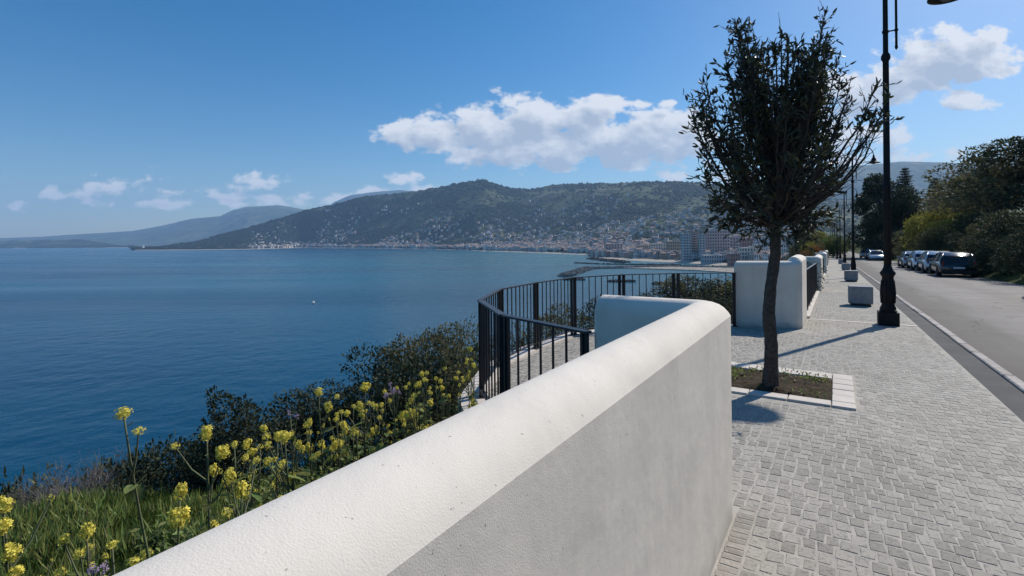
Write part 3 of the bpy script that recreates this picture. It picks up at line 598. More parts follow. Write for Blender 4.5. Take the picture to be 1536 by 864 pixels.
# ------------------------------------------------------------------ railings
bar_cache = {}
def railing(pts, label, zt=None, height=None, spacing=.128, group='dark metal railings'):
    root = empty('railing', W(pts[0][0], pts[0][1]), label=label, cat='railing', group=group); inv = Matrix.Translation(-root.location)
    def add(name, mb): o = mb.build(name, MT['rail'], root); o.matrix_parent_inverse = inv; return o
    for i in range(len(pts) - 1):
        p0, p1 = pts[i], pts[i + 1]; A = W(p0[0], p0[1]); B = W(p1[0], p1[1]); A.z, B.z = (p0[2], p1[2]) if len(p0) > 2 else (A.z + height, B.z + height)
        d = (B - A); L = d.length; dn = d.normalized(); h2 = Vector((dn.x, dn.y, 0)).normalized(); nrm = Vector((-h2.y, h2.x, 0)); g0 = W(p0[0], p0[1]).z + .02; g1 = W(p1[0], p1[1]).z + .02
        A2 = A + dn * .012; B2 = B - dn * .012
        mb = MB(); v = []
        for P_ in (A2, B2):
            for (x, z) in ((-.026, -.014), (.026, -.014), (.026, 0), (-.026, 0)): v.append(P_ + nrm * x + Vector((0, 0, z)))
        mb.add(v, [(3, 2, 1, 0), (4, 5, 6, 7), (0, 1, 5, 4), (1, 2, 6, 5), (2, 3, 7, 6), (3, 0, 4, 7)]); add('top_rail', mb)
        mb = MB(); v = []
        for P_, g in ((A2, g0), (B2, g1)):
            for (x, z) in ((-.018, .07), (.018, .07), (.018, .082), (-.018, .082)): v.append(Vector((P_.x, P_.y, g + z)) + nrm * x)
        mb.add(v, [(3, 2, 1, 0), (4, 5, 6, 7), (0, 1, 5, 4), (1, 2, 6, 5), (2, 3, 7, 6), (3, 0, 4, 7)]); add('bottom_rail', mb)
        for P_, g, sg in ((A2, g0, 1), (B2, g1, -1)):
            mb = MB(); c = P_ + h2 * .035 * sg; mb.box((c.x, c.y, (P_.z - .015 + g) / 2), (.028, .011, (P_.z - .015 - g) / 2), math.atan2(h2.y, h2.x)); 
            mb.box((c.x, c.y, (P_.z - .016 + g) / 2), (.006, .022, (P_.z - .017 - g) / 2), math.atan2(h2.y, h2.x)); mb.box((c.x, c.y, g + .004), (.05, .05, .006), math.atan2(h2.y, h2.x)); add('post', mb)
        n = max(1, int((L - .14) / spacing))
        for k in range(1, n):
            t = .07 + (L - .14) * k / n; c = A2 + dn * t; g = g0 + (g1 - g0) * t / L + .082; hh = (c.z - .014 - g)
            key = round(hh, 2)
            if key not in bar_cache:
                m_ = MB(); m_.box((0, 0, 0), (.005, .0065, key / 2)); bar_cache[key] = m_.mesh('bar', MT['rail'])
            o = link('bar', bar_cache[key], root, loc=(c.x, c.y, c.z - .014 - hh / 2), rot=(0, 0, math.atan2(h2.y, h2.x))); o.matrix_parent_inverse = inv
    return root
railing(RP, 'dark metal railing curving round the paved viewing terrace', group='dark metal railings')
railing([(12.25 + i * 1.18, -.57) for i in range(8)], 'dark railing beside the pavement between the shaded parapet and the next pillar', height=1.0)
railing([(23.5 + i * 1.59, -.57) for i in range(9)], 'dark railing beyond the second white pillar, seen almost edge on', height=1.0, spacing=.12)

# ------------------------------------------------------------------ street lamps
def lamp_meshes():
    d = {}
    mb = MB(); mb.box((0, 0, .13), (.165, .165, .13)); mb.box((0, 0, .275), (.13, .13, .02)); d['plinth'] = recalc(mb.mesh('plinth', MT['iron']), .012, 2)
    mb = MB(); mb.lathe([(.125, .29), (.13, .33), (.105, .38), (.098, .45), (.112, .55), (.118, .66), (.10, .80), (.092, .92), (.105, .95), (.125, .98), (.125, 1.01), (.10, 1.04), (.072, 1.10), (.062, 1.16)], 20)
    for j in range(10):
        t = 2 * PI * j / 10; mb.tube([(.108 * math.cos(t), .108 * math.sin(t), .42), (.118 * math.cos(t), .118 * math.sin(t), .62), (.098 * math.cos(t), .098 * math.sin(t), .86)], .011, 6)
    d['pedestal'] = mb.mesh('pedestal', MT['iron'])
    mb = MB(); mb.lathe([(.062, 1.10), (.058, 2.6), (.066, 2.63), (.066, 2.67), (.055, 2.70), (.050, 5.05), (.072, 5.09), (.078, 5.13), (.072, 5.17), (.044, 5.22), (.040, 6.42), (.052, 6.45), (.030, 6.52), (.012, 6.60)], 16); d['pole'] = mb.mesh('pole', MT['iron'])
    mb = MB(); pts = [(.165, 0, 5.32), (.165, 0, 6.35)]
    for k in range(1, 15):
        t = PI - k / 14 * PI; pts.append((.545 + .38 * math.cos(t), 0, 6.40 + .50 * math.sin(t)))
    pts.append((.925, 0, 6.36)); mb.tube(pts, .021, 10)
    mb.lathe([(.004, 5.24), (.022, 5.27), (.027, 5.30), (.022, 5.33)], 10, c=(.165, 0, 0)); mb.tube([(.03, 0, 5.62), (.165, 0, 5.62)], .014, 8); mb.lathe([(.03, 5.60), (.034, 5.62), (.03, 5.64)], 10, c=(.165, 0, 0)); mb.tube([(.02, 0, 6.30), (.165, 0, 6.30)], .012, 8)
    mb.lathe([(.05, 5.59), (.058, 5.62), (.05, 5.65)], 12)
    d['arm'] = mb.mesh('arm', MT['iron'])
    mb = MB(); c = (.925, 0, 0); mb.lathe([(.015, 6.46), (.03, 6.44), (.05, 6.40), (.055, 6.36), (.04, 6.33), (.075, 6.30), (.10, 6.25), (.12, 6.18), (.16, 6.12), (.24, 6.075), (.305, 6.05), (.305, 6.035), (.22, 6.045), (.13, 6.09)], 24, c=c); d['lantern'] = mb.mesh('lantern', MT['iron'])
    mb = MB(); mb.lathe([(.13, 6.085), (.14, 6.05), (.10, 6.0), (.04, 5.975), (.005, 5.97)], 18, c=c); d['lamp_glass'] = mb.mesh('lamp_glass', MT['lampglass'])
    return d
LMs = lamp_meshes()
LS = [12.0, 32.4, 52.8, 73.2, 93.6, 114.0, 134.5, 155]
LL = ['nearest street lamp, its dark post rising out of the picture', 'second street lamp from the viewer, with its whole arched arm and bell lantern in view', 'third street lamp along the pavement, rising beyond the second lamp', 'fourth street lamp along the pavement', 'fifth street lamp along the pavement, beyond the fourth bench', 'sixth street lamp in the row, small and distant', 'seventh street lamp in the row, very small', 'last and farthest street lamp of the row']
for S_, lb in zip(LS, LL):
    r = empty('street_lamp', W(S_, .83), heading(S_), label=lb, cat='street lamp', group='street lamps along the promenade')
    for k in ('plinth', 'pedestal', 'pole', 'arm'): link(k, LMs[k], r)
    l_ = link('lantern', LMs['lantern'], r); link('lamp_glass', LMs['lamp_glass'], l_)

# ------------------------------------------------------------------ concrete cube benches
mb = MB(); mb.box((0, 0, .285), (.265, .265, .225)); bme = recalc(mb.mesh('seat_block', MT['bench']), .028, 3)
for p in bme.polygons: p.use_smooth = False
mb = MB(); mb.box((0, 0, .03), (.22, .22, .031)); bft = mb.mesh('plinth', MT['gutter'])
for (S_, A_, lb) in ((15.98, .53, 'nearest concrete cube bench, beyond the first street lamp'), (28.3, .62, 'second concrete cube bench, just before the second lamp'), (44.0, .72, 'third concrete cube bench along the pavement'), (62.5, .74, 'fourth and farthest concrete cube bench')):
    r = empty('cube_bench', W(S_, A_), heading(S_), label=lb, cat='bench', group='concrete cube benches'); link('seat_block', bme, r); link('plinth', bft, r)

# ------------------------------------------------------------------ cars
def car_meshes(paint, tail=True):
    L_, Wd, H = 4.2, 1.76, 1.46; d = {}
    # lower body: sections along y (front +y)
    ys = [-2.10, -2.05, -1.85, -1.3, -.4, .5, 1.2, 1.75, 2.02, 2.10]
    bel = [.62, .86, .93, .93, .91, .90, .88, .78, .62, .50]; hw = [.68, .78, .85, .88, .88, .88, .87, .84, .74, .60]; bot = [.38, .28, .22, .2, .2, .2, .2, .22, .26, .34]
    V = []; F = []; k = 10
    for y, b, w, z0 in zip(ys, bel, hw, bot):
        V += [(-w * .86, y, z0), (-w, y, z0 + .14), (-w, y, (z0 + b) / 2), (-w * .985, y, b - .07), (-w * .90, y, b), (w * .90, y, b), (w * .985, y, b - .07), (w, y, (z0 + b) / 2), (w, y, z0 + .14), (w * .86, y, z0)]
    for i in range(len(ys) - 1):
        for j in range(k): F.append((i * k + j, (i + 1) * k + j, (i + 1) * k + (j + 1) % k, i * k + (j + 1) % k))
    F += [tuple(range(k))[::-1], tuple((len(ys) - 1) * k + j for j in range(k))]
    mb = MB(); mb.add(V, F, smooth=True)
    d['body'] = recalc(mb.mesh('body', paint), 0)
    # greenhouse in glass with painted roof and pillars
    g = [(-1.98, .90, .78, .90), (-1.72, .92, .80, 1.24), (-1.45, .92, .80, 1.40), (-.9, .92, .80, 1.46), (.1, .91, .80, 1.45), (.45, .90, .80, 1.36), (1.18, .88, .78, .90)]
    V = []; F = []
    for y, zb, w, zt in g:
        tw = w * (1 - .26 * max(0, (zt - zb)) / .55); V += [(-w, y, zb - .02), (-tw, y, zt), (tw, y, zt), (w, y, zb - .02)]
    for i in range(len(g) - 1):
        b = i * 4; F += [(b, b + 4, b + 5, b + 1), (b + 1, b + 5, b + 6, b + 2), (b + 2, b + 6, b + 7, b + 3)]
    mb = MB(); mb.add(V, F, smooth=False); d['window'] = recalc(mb.mesh('window', MT['glass']))
    mb = MB(); V = []; F = []
    for (y, zb, w, zt) in g[1:6]:
        tw = w * (1 - .26 * (zt - zb) / .55); V += [(-tw - .012, y, zt - .02), (-tw * .95, y, zt + .03), (tw * .95, y, zt + .03), (tw + .012, y, zt - .02)]
    for i in range(4):
        b = i * 4; F += [(b, b + 4, b + 5, b + 1), (b + 1, b + 5, b + 6, b + 2), (b + 2, b + 6, b + 7, b + 3)]
    mb.add(V, F, smooth=True)
    for sx in (-1, 1):
        for (y0, z0, y1, z1) in ((-1.98, .90, -1.50, 1.40), (-.55, .92, -.62, 1.44), (1.18, .89, .46, 1.37)):
            tw1 = .80 * (1 - .26 * (z1 - .9) / .55); mb.tube([(sx * .80, y0, z0), (sx * (tw1 + .012), y1, z1)], .034 if y0 > -1 else .06, 6)
    d['roof'] = mb.mesh('roof', paint)
    mb = MB(); mb.lathe([(.19, -.10), (.31, -.10), (.325, -.06), (.325, .06), (.31, .10), (.19, .10)], 22, ax='x'); d['tyre'] = mb.mesh('tyre', MT['tyre'])
    mb = MB(); mb.lathe([(.02, .07), (.06, .085), (.08, .06), (.17, .07), (.20, .101), (.195, -.09)], 18, ax='x'); d['rim'] = mb.mesh('rim', MT['rim'])
    mb = MB(); mb.box((0, 0, 0), (.04, .05, .13)); d['tail_light'] = recalc(mb.mesh('tail_light', MT['lamp_red']), .012, 2)
    mb = MB(); mb.box((0, 0, 0), (.15, .05, .07)); d['headlight'] = recalc(mb.mesh('headlight', MT['lamp_clear']), .02, 2)
    mb = MB(); mb.box((0, 0, 0), (.26, .006, .055)); d['number_plate'] = mb.mesh('number_plate', MT['plate'])
    mb = MB(); mb.box((0, 0, 0), (.80, .07, .10)); d['bumper'] = recalc(mb.mesh('bumper', MT['plastic']), .03, 2)
    mb = MB(); mb.box((0, 0, 0), (.09, .05, .06)); d['mirror'] = recalc(mb.mesh('mirror', paint), .02, 2)
    mb = MB(); mb.box((0, 0, 0), (.01, .32, .33)); d['wheel_arch'] = mb.mesh('wheel_arch', MT['plastic'])
    return d
cm = {}
def car(S_, A_, paintname, rgb, label, facing=0, sc=1.0, zs=1.0):
    if paintname not in cm:
        pm = mat('car_paint_' + paintname, rgb, .22, .6, metal=.35); pm.node_tree.nodes['Principled BSDF'].inputs['Coat Weight'].default_value = .7; cm[paintname] = car_meshes(pm)
    d = cm[paintname]; r = empty('parked_car', W(S_, A_, -.10), heading(S_) + facing, label=label, cat='car', group='cars parked by the hedge'); r.scale = (sc, sc, sc * zs)
    link('body', d['body'], r); link('window', d['window'], r); link('roof', d['roof'], r)
    for sx in (-1, 1):
        for y in (-1.28, 1.30):
            w_ = link('tyre', d['tyre'], r, loc=(sx * .80, y, .325)); w_.name = 'wheel'; link('rim', d['rim'], w_, rot=(0, 0, 0 if sx > 0 else PI))
        link('tail_light', d['tail_light'], r, loc=(sx * .70, -2.045, .83)); link('headlight', d['headlight'], r, loc=(sx * .56, 2.0, .62), rot=(0, 0, -sx * .35)); link('mirror', d['mirror'], r, loc=(sx * .95, .72, .95))
    link('number_plate', d['number_plate'], r, loc=(0, -2.115, .60)); link('bumper', d['bumper'], r, loc=(0, -2.06, .36)); link('bumper', d['bumper'], r, loc=(0, 2.05, .33))
    return r
car(40.6, 6.08, 'black', (.018, .02, .024), 'black hatchback seen from behind, nearest of the row in the hedge shade', sc=1.0)
car(45.9, 6.05, 'silver_blue', (.42, .47, .52), 'pale blue-silver car parked directly ahead of the black hatchback', zs=1.03)
car(51.3, 6.0, 'white', (.70, .72, .74), 'white car third in the row along the hedge', zs=1.04)
car(57.0, 5.95, 'grey', (.30, .34, .38), 'grey car farthest ahead in the row along the hedge')
car(21.9, 6.22, 'black', (.02, .02, .02), 'dark car cut off by the right edge of the picture, only a wheel in sight')
car(87.5, 5.35, 'light_silver', (.62, .64, .66), 'light silver car facing the viewer at the bend of the road', facing=PI)
car(99.0, 5.6, 'dark_blue', (.05, .06, .09), 'dark car behind the light silver one at the bend', facing=PI, zs=1.15)
car(108.0, 5.4, 'grey', (.25, .27, .3), 'grey car at the far end of the road, hardest to make out', facing=PI)

# ------------------------------------------------------------------ the young tree
def young_tree():
    base = W(5.68, -.58, 0); root = empty('young_tree', base, label='young evergreen street tree with a dark upright crown in the stone bed', cat='tree')
    inv = Matrix.Translation(-base); y0 = base.y
    def Q(px, py, dd=0):
        y = y0 + dd; b = (359 - py) / 754; a = (px - 768) / 754; return Vector(((a + .0096 * b) * y, y, 1.4 + (b - .0096 * a) * y))
    tr = [Q(1155, 592), Q(1156, 570), Q(1157, 520), Q(1153, 470), Q(1156, 430), Q(1163, 380), Q(1163, 335), Q(1166, 300)]
    RD = [.10, .074, .060, .057, .053, .049, .045, .040]; tp = []; tr2 = []
    for k in range(57): q = k / 56 * 7; i = min(6, int(q)); tp.append(tr[i].lerp(tr[i + 1], q - i)); tr2.append((RD[i] * (1 - q + i) + RD[i + 1] * (q - i)) * (1 + .05 * math.sin(k * .9) * random.random()))
    mb = MB(); mb.tube(tp, tr2, 20)
    for i, v in enumerate(mb.v):
        c = tp[min(56, i // 20)]; f = 1 + .10 * (math.sin((i % 20) * 1.9 + (i // 20) * .35) * .5 + random.uniform(-.5, .5)); mb.v[i] = (c.x + (v[0] - c.x) * f, c.y + (v[1] - c.y) * f, v[2])
    for k, (i, j) in enumerate(((3, .03), (4, .02))): pass
    o = mb.build('trunk', MT['bark'], root); o.matrix_parent_inverse = inv
    fork = tr[6]; lead = [fork, Q(1166, 290, .05), Q(1170, 240), Q(1172, 190, -.05), Q(1178, 140), Q(1182, 90, .05), Q(1180, 52)]
    tg = [(1097, 24, 0, .25), (1128, 352, .1, .6), (1196, 356, -.15, .6), (1108, 340, -.3, .6), (1216, 350, .25, .6), (1166, 350, .35, .6), (1150, 350, -.35, .6), (1085, 315, .0, .6), (1140, 70, 0, .3), (1105, 60, .1, .3), (1110, 55, .2, .25), (1128, 52, .3, .25), (1172, 46, -.3, .3), (1196, 62, .1, .3), (1246, 14, .1, .2), (1236, 38, -.1, .25), (1225, 62, -.4, .3), (1262, 90, .3, .3), (1278, 145, -.2, .35), (1048, 122, -.1, .4), (1062, 150, .1, .4), (1038, 200, .2, .45), (1050, 262, -.3, .5), (1072, 305, .3, .55),
          (1302, 186, 0, .4), (1326, 124, .1, .4), (1246, 224, .3, .45), (1240, 288, -.3, .5), (1222, 338, .1, .6), (1244, 326, .2, .55), (1100, 140, -.6, .35), (1220, 130, .6, .35), (1180, 150, -.6, .35), (1160, 115, .5, .3), (1120, 195, .7, .4), (1240, 220, -.7, .4), (1085, 335, .1, .6), (1200, 325, .6, .6), (1145, 312, -.6, .6), (1105, 85, -.2, .25), (1118, 230, -.5, .45), (1205, 205, .5, .4), (1255, 180, .2, .35), (1080, 220, .1, .45), (1215, 270, -.5, .5), (1130, 280, .5, .5), (1250, 270, .5, .5), (1095, 270, -.5, .5), (1090, 180, .3, .4)]
    rt = random.Random(3)
    for k in range(12):
        yy = rt.uniform(85, 330); hw_ = 30 + 75 * math.sin(min(1, (yy - 40) / 210) * PI / 2) - max(0, yy - 290) * .6; tg.append((1170 + rt.uniform(-1, 1) * hw_, yy, rt.uniform(-.75, .75) * hw_ / 105, .5))
    for q in list(tg):
        if q[1] < 200:
            for k in range(3 if q[1] < 130 else 1): tg.append((q[0] + rt.uniform(-24, 24), q[1] + rt.uniform(12, 62), q[2] + rt.uniform(-.12, .12), .3))
    br = [lead]; rad = [[.042, .036, .03, .024, .018, .012, .006]]
    for px, py, dd, f in tg:
        px = 1170 + (px - 1170) * .93
        e = Q(px, py, dd); t0 = max(0, min(.42, .85 - (py + 160) / 380)) if py < 290 else random.uniform(0, .08)
        idx = t0 * (len(lead) - 1); i0 = int(idx); st = lead[i0].lerp(lead[min(i0 + 1, 6)], idx - i0) + Vector((random.uniform(-.02, .02), random.uniform(-.02, .02), random.uniform(-.05, .05)))
        m = st.lerp(e, .5); out = Vector((e.x - st.x, e.y - st.y, 0)); m = m + out * .30 - Vector((0, 0, .06 + .10 * out.length)) * (1 if e.z > st.z + .35 else -.6); pts = []
        for k in range(8):
            t = k / 7; pts.append(st * (1 - t) ** 2 + m * 2 * t * (1 - t) + e * t * t + Vector((random.gauss(0, .008), random.gauss(0, .008), random.gauss(0, .008))))
        br.append(pts); rad.append([.020 - .0165 * k / 7 for k in range(8)])
    mb = MB(); P = []; D = []
    for b, r in zip(br, rad):
        mb.tube(b, r, 6)
        L_ = len(b) - 1; nt = 18
        for k in range(nt):
            t = (.30 + .70 * (k / nt) ** .85) * L_; i = min(int(t), L_ - 1); p = b[i].lerp(b[i + 1], t - i); d = (b[i + 1] - b[i]).normalized()
            q = Vector((random.gauss(0, 1), random.gauss(0, 1), random.gauss(.25, .7))).normalized(); td = (d * .75 + q * .75).normalized(); tl = random.uniform(.08, .30) * (1.25 - .5 * k / nt)
            e = p + td * tl; mb.tube([p, p.lerp(e, .5) + Vector((0, 0, .006)), e], [.0035, .003, .0015], 4, cap=False)
            nl = int(tl * 22) + 2
            for l in range(nl):
                u = random.uniform(.15, 1); P.append(p.lerp(e, u)); ld = (td * .9 + Vector((random.gauss(0, .75), random.gauss(0, .75), random.gauss(.12, .6)))).normalized(); D.append(ld)
        for l in range(8): P.append(b[-1] - (b[-1] - b[-2]) * random.uniform(0, .9)); D.append(((b[-1] - b[-2]).normalized() + Vector((random.gauss(0, .5), random.gauss(0, .5), random.gauss(0, .4)))).normalized())
    o = mb.build('branch', MT['bark'], root, kind='stuff'); o.matrix_parent_inverse = inv
    P = np.array(P); D = np.array(D)
    # uneven leaf masses: holes in the crown, thin right flank low down
    from mathutils import noise
    hole = np.array([noise.noise(Vector(p) * 4.2) for p in P]); ux = 768 + 754 * P[:, 0] / P[:, 1]; uy = 359 - 754 * (P[:, 2] - 1.4) / P[:, 1]
    keepm = (hole > -.17) & ~((ux > 1258) & (uy > 205) & (rng.random(len(P)) < .93)) & ~((ux < 1068) & (uy > 300) & (rng.random(len(P)) < .7)); P = P[keepm]; D = D[keepm]; n = len(P)
    # narrow six sided leaves with a fold
    Ln = rng.uniform(.05, .092, n)[:, None]; Wd = Ln * rng.uniform(.25, .36, n)[:, None]; D = unit(D); S = unit(np.cross(D, unit(rng.normal(size=(n, 3))))); Nn = np.cross(S, D)
    V = np.stack([P, P + D * Ln * .35 + S * Wd * .5 + Nn * Wd * .2, P + D * Ln * .7 + S * Wd * .38 + Nn * Wd * .15, P + D * Ln - Nn * Ln * .08, P + D * Ln * .7 - S * Wd * .38 + Nn * Wd * .15, P + D * Ln * .35 - S * Wd * .5 + Nn * Wd * .2], 1).reshape(-1, 3)
    i = np.arange(n) * 6; F = np.concatenate([np.stack([i, i + 1, i + 2, i + 3], 1), np.stack([i, i + 3, i + 4, i + 5], 1)])
    o = link('foliage', np_mesh('foliage', V, F, MT['leaf']), root, kind='stuff'); o.matrix_parent_inverse = inv
    print('young tree leaves', n)
young_tree()
# weeds in the bed
P = []; D = []
for (cs, ca, rs, ra, n) in ((6.1, -1.05, .35, .16, 420), (6.35, -.2, .12, .12, 120), (6.42, -.6, .07, .4, 150), (5.62, -.25, .05, .2, 60), (6.0, -.6, .4, .55, 60)):
    for k in range(n):
        s = cs + random.gauss(0, rs * .6); a = ca + random.gauss(0, ra * .6)
        if PI_[0] < s < PI_[1] and PI_[2] < a < PI_[3]: w = W(s, a, random.uniform(0, .06)); P.append(w); D.append((random.gauss(0, 1), random.gauss(0, 1), random.uniform(.2, 1.2)))
V, F = leaves(np.array(P), np.array(D), rng.uniform(.02, .055, len(P)), rng.uniform(.008, .018, len(P))); o = link('weeds', np_mesh('weeds', V, F, MT['weed']), planter, kind='stuff'); o.matrix_parent_inverse = pinv

# ------------------------------------------------------------------ bushes and trees
def crown_mesh(name, lumps, n, leaf, m, wr=.5, spread=.3, inner=.7):
    """lumps: (x,y,z,rx,ry,rz). leaf clumps all through the outer part of every lump, with uneven gaps"""
    lp = np.array(lumps, dtype=float); wgt = (lp[:, 3] * lp[:, 4] + lp[:, 3] * lp[:, 5]); wgt /= wgt.sum(); k = rng.choice(len(lp), n, p=wgt)
    d = unit(rng.normal(size=(n, 3))); rad = inner + (1.0 - inner) * rng.random(n) ** .6
    bump = fbm(d[:, 0] * 3 + k * 7.1, d[:, 1] * 3 + d[:, 2] * 2.3, .7, 3, 4); rad = rad * (.78 + .44 * bump)
    keep = fbm(d[:, 0] * 5 + k * 3.3, d[:, 2] * 5 + d[:, 1] * 3, .9, 2, 9) > .33
    P = lp[k, :3] + d * rad[:, None] * lp[k, 3:6]; P = P[keep]; d = d[keep]; n = len(P)
    D = unit(d * .8 + rng.normal(size=(n, 3)) * .7 + np.array([0, 0, .15])); L_ = leaf * rng.uniform(.6, 1.5, n)
    V, F = leaves(P, D, L_, L_ * wr); return np_mesh(name, V, F, m)
def trunk_mesh(name, lumps, r0, m, sway=.2):
    mb = MB(); top = max(l[2] for l in lumps)
    for l in lumps:
        e = Vector(l[:3]); b = Vector((random.uniform(-.1, .1), random.uniform(-.1, .1), -.4)); md = b.lerp(e, .5) + Vector((-e.x * .18, -e.y * .18, 0)); rr = r0 * random.uniform(.5, 1)
        mb.tube([b, b.lerp(md, .5) + Vector((random.uniform(-sway, sway) * .2, 0, 0)), md, e], [rr, rr * .8, rr * .55, rr * .2], 6)
    return mb.mesh(name, m)
def lumps(n, w, h, base=0, lump=.45, flat=.8, seed=0):
    r = random.Random(seed); o = []
    for i in range(n):
        t = 2 * PI * i / n + r.uniform(-.4, .4); f = r.uniform(.15, 1); z = base + h * r.uniform(.22, .86)
        rr = w * lump * r.uniform(.6, 1.1) * (1.15 - .5 * (z - base) / h); q = w * .5 * f * (1.1 - .6 * (z - base) / h)
        o.append((q * math.cos(t), q * math.sin(t), z, rr, rr, rr * flat * min(1, h / w * 1.1)))
    return o
PROTO = {}
def proto(key, n_l, w, h, nleaf, leaf, m, seed, base=0, r0=.05, wr=.5, lump=.42, inner=.55):
    l = lumps(n_l, w, h, base, lump, seed=seed); PROTO[key] = (crown_mesh('crown', l, nleaf, leaf, m, wr, inner=inner), trunk_mesh('trunk', l[:max(4, n_l // 2)], r0, MT['bark']))
proto('dark1', 9, 1.7, 1.5, 4200, .055, MT['bushdark'], 1, r0=.022)
proto('dark2', 7, 1.4, 1.9, 4200, .055, MT['bushdark'], 2, r0=.022)
proto('olive1', 9, 1.8, 1.5, 4200, .055, MT['bushmid'], 3, r0=.022)
proto('olive2', 6, 1.0, 1.9, 3400, .05, MT['bushmid'], 4, r0=.022)
proto('spire', 5, .5, 1.8, 2000, .05, MT['bushdark'], 5, r0=.015, lump=.5)
proto('big_dark', 16, 8.5, 11, 15000, .30, MT['bushdark'], 11, base=.5, r0=.26, lump=.30)
proto('big_olive', 18, 10, 9, 17000, .26, MT['bushmid'], 12, base=2.0, r0=.28, lump=.27)
proto('shrub_dark', 12, 4.5, 4.0, 9000, .17, MT['bushdark'], 13, r0=.08, lump=.32)
proto('shrub_olive', 12, 4.5, 4.2, 9000, .16, MT['bushmid'], 14, r0=.08, lump=.32)
proto('shrub_green', 12, 4.2, 4.2, 8000, .17, MT['bushgreen'], 15, r0=.08, lump=.32)
proto('shrub_yellow', 12, 4.2, 4.0, 8000, .16, MT['bushyellow'], 16, r0=.08, lump=.32)
proto('shrub_orange', 9, 3.0, 2.6, 5000, .11, MT['bushorange'], 17, r0=.05, lump=.32)
_ch = {}
def CH(me):
    if me.name not in _ch:
        a = np.empty(len(me.vertices) * 3, dtype=np.float32); me.vertices.foreach_get('co', a); _ch[me.name] = float(np.percentile(a[2::3], 99.7))
    return _ch[me.name]
def plant(key, name, x, y, ztop, scale_w, label, cat, group=None, rz=None, sink=.15, zb=None):
    """stands on the terrain at x, y and reaches the height ztop"""
    cr, tr = PROTO[key]; zb = T(x, y) - sink if zb is None else zb
    r = empty(name, (x, y, zb), random.uniform(0, 6.28) if rz is None else rz, label=label, cat=cat, group=group)
    H = CH(cr); r.scale = (scale_w, scale_w, max(.15, (ztop - zb) / H))
    link('crown', cr, r, kind='stuff'); link('trunk', tr, r); return r
def at(px, py, dep):
    b = (359 - py) / 754; a = (px - 768) / 754; return ((a + .0096 * b) * dep, dep, 1.4 + (b - .0096 * a) * dep)
# shrubs on the seaward edge: bearing, top, distance, kind, width factor
SH = [(575, 515, 9, 'dark1', 1.0), (612, 502, 9.5, 'olive2', 1.2), (645, 488, 10, 'olive1', .9), (672, 480, 10.4, 'olive2', 1.2), (702, 480, 9.6, 'olive1', .8), (716, 505, 8.4, 'dark1', .9), (548, 565, 8, 'dark1', 1.0), (505, 572, 8, 'dark2', 1.0), (462, 578, 8, 'dark1', 1.0), (422, 605, 8, 'dark2', 1.0), (590, 540, 7.8, 'dark2', .9), (640, 520, 8.2, 'dark1', 1.0), (680, 520, 7.6, 'olive2', .9),
      (325, 580, 6.6, 'spire', .75), (365, 593, 6.8, 'spire', .7), (345, 612, 7, 'dark1', .8), (300, 640, 7.2, 'dark2', .9), (262, 652, 7.6, 'dark1', .9), (220, 660, 8, 'dark1', 1.0), (180, 680, 8, 'dark1', .9), (143, 690, 8.6, 'dark2', .9), (20, 712, 9, 'dark1', 1.1), (-15, 716, 9, 'dark1', 1.1), (55, 716, 7.6, 'olive1', 1.0), (100, 722, 7.4, 'dark1', .9), (390, 625, 7, 'dark1', .9), (-60, 730, 8.5, 'dark2', 1.2), (-120, 740, 8.5, 'dark1', 1.2),
      (120, 742, 6.6, 'dark1', .7), (30, 745, 6.6, 'dark1', .8), (200, 705, 6.8, 'dark1', .8)]
OWN = {325: 'taller narrow dark shrub shoot standing up against the water', 365: 'shorter narrow dark shoot just right of the taller one', 612: 'olive shrub at the left end of the tall clump by the terrace', 645: 'broad olive brown shrub in the middle of the tall clump', 672: 'tallest olive brown shrub of the clump left of the railing', 702: 'olive brown shrub touching the railing from the left', 680: 'lower olive shrub in front of the tall clump by the railing', 55: 'olive brown shrub behind the leafless grey bush',
       575: 'grey green rounded shrub at the left shoulder of the tall clump', 716: 'dark shrub at the foot of the railing corner', 20: 'dark shrub at the far left edge beside the water', 200: 'dark shrub in front of the others, left of the tallest yellow flower', 390: 'dark shrub right of the two narrow shoots'}
for px, py, dep, k, w in SH:
    x, y, z = at(px, py + 4, dep)
    lab, grp = {'dark1': ('rounded dark shrub on the seaward edge of the grassy slope', 'dark shrubs along the seaward edge'), 'dark2': ('rounded dark shrub on the seaward edge of the grassy slope', 'dark shrubs along the seaward edge'), 'spire': ('narrow dark shrub shoot standing up against the blue water', 'narrow dark shrubs against the water'),
                'olive1': ('olive brown shrub at the slope edge left of the terrace railing', 'olive brown shrubs left of the terrace'), 'olive2': ('olive brown shrub at the slope edge left of the terrace railing', 'olive brown shrubs left of the terrace')}[k]
    lab = OWN.get(px, lab)
    plant(k, 'shrub', x, y, z, w, lab, 'shrub', grp)
BT = [(815, 478, 9.6, 'olive1', .8), (838, 455, 10.2, 'olive2', .9), (868, 462, 10.8, 'olive2', .8), (905, 446, 11.5, 'dark1', .8), (950, 445, 12.5, 'olive1', .7), (988, 432, 13.5, 'dark2', .9), (1020, 412, 13.8, 'olive2', 1.3), (1045, 416, 14, 'dark2', 1.4), (1072, 418, 14, 'dark1', 1.3), (1095, 415, 14.5, 'olive1', 1.4), (1120, 430, 16, 'dark1', 1.5), (780, 505, 9.2, 'dark1', .8), (1055, 440, 12.6, 'dark1', 1.1), (1088, 445, 12.4, 'dark2', 1.0), (1025, 450, 12.4, 'dark1', 1.0)]
for px, py, dep, k, w in BT:
    x, y, z = at(px, py, dep); plant(k, 'shrub', x, y, z, w, 'shrub growing on the drop behind the curved terrace railing', 'shrub', 'shrubs behind the terrace railing')
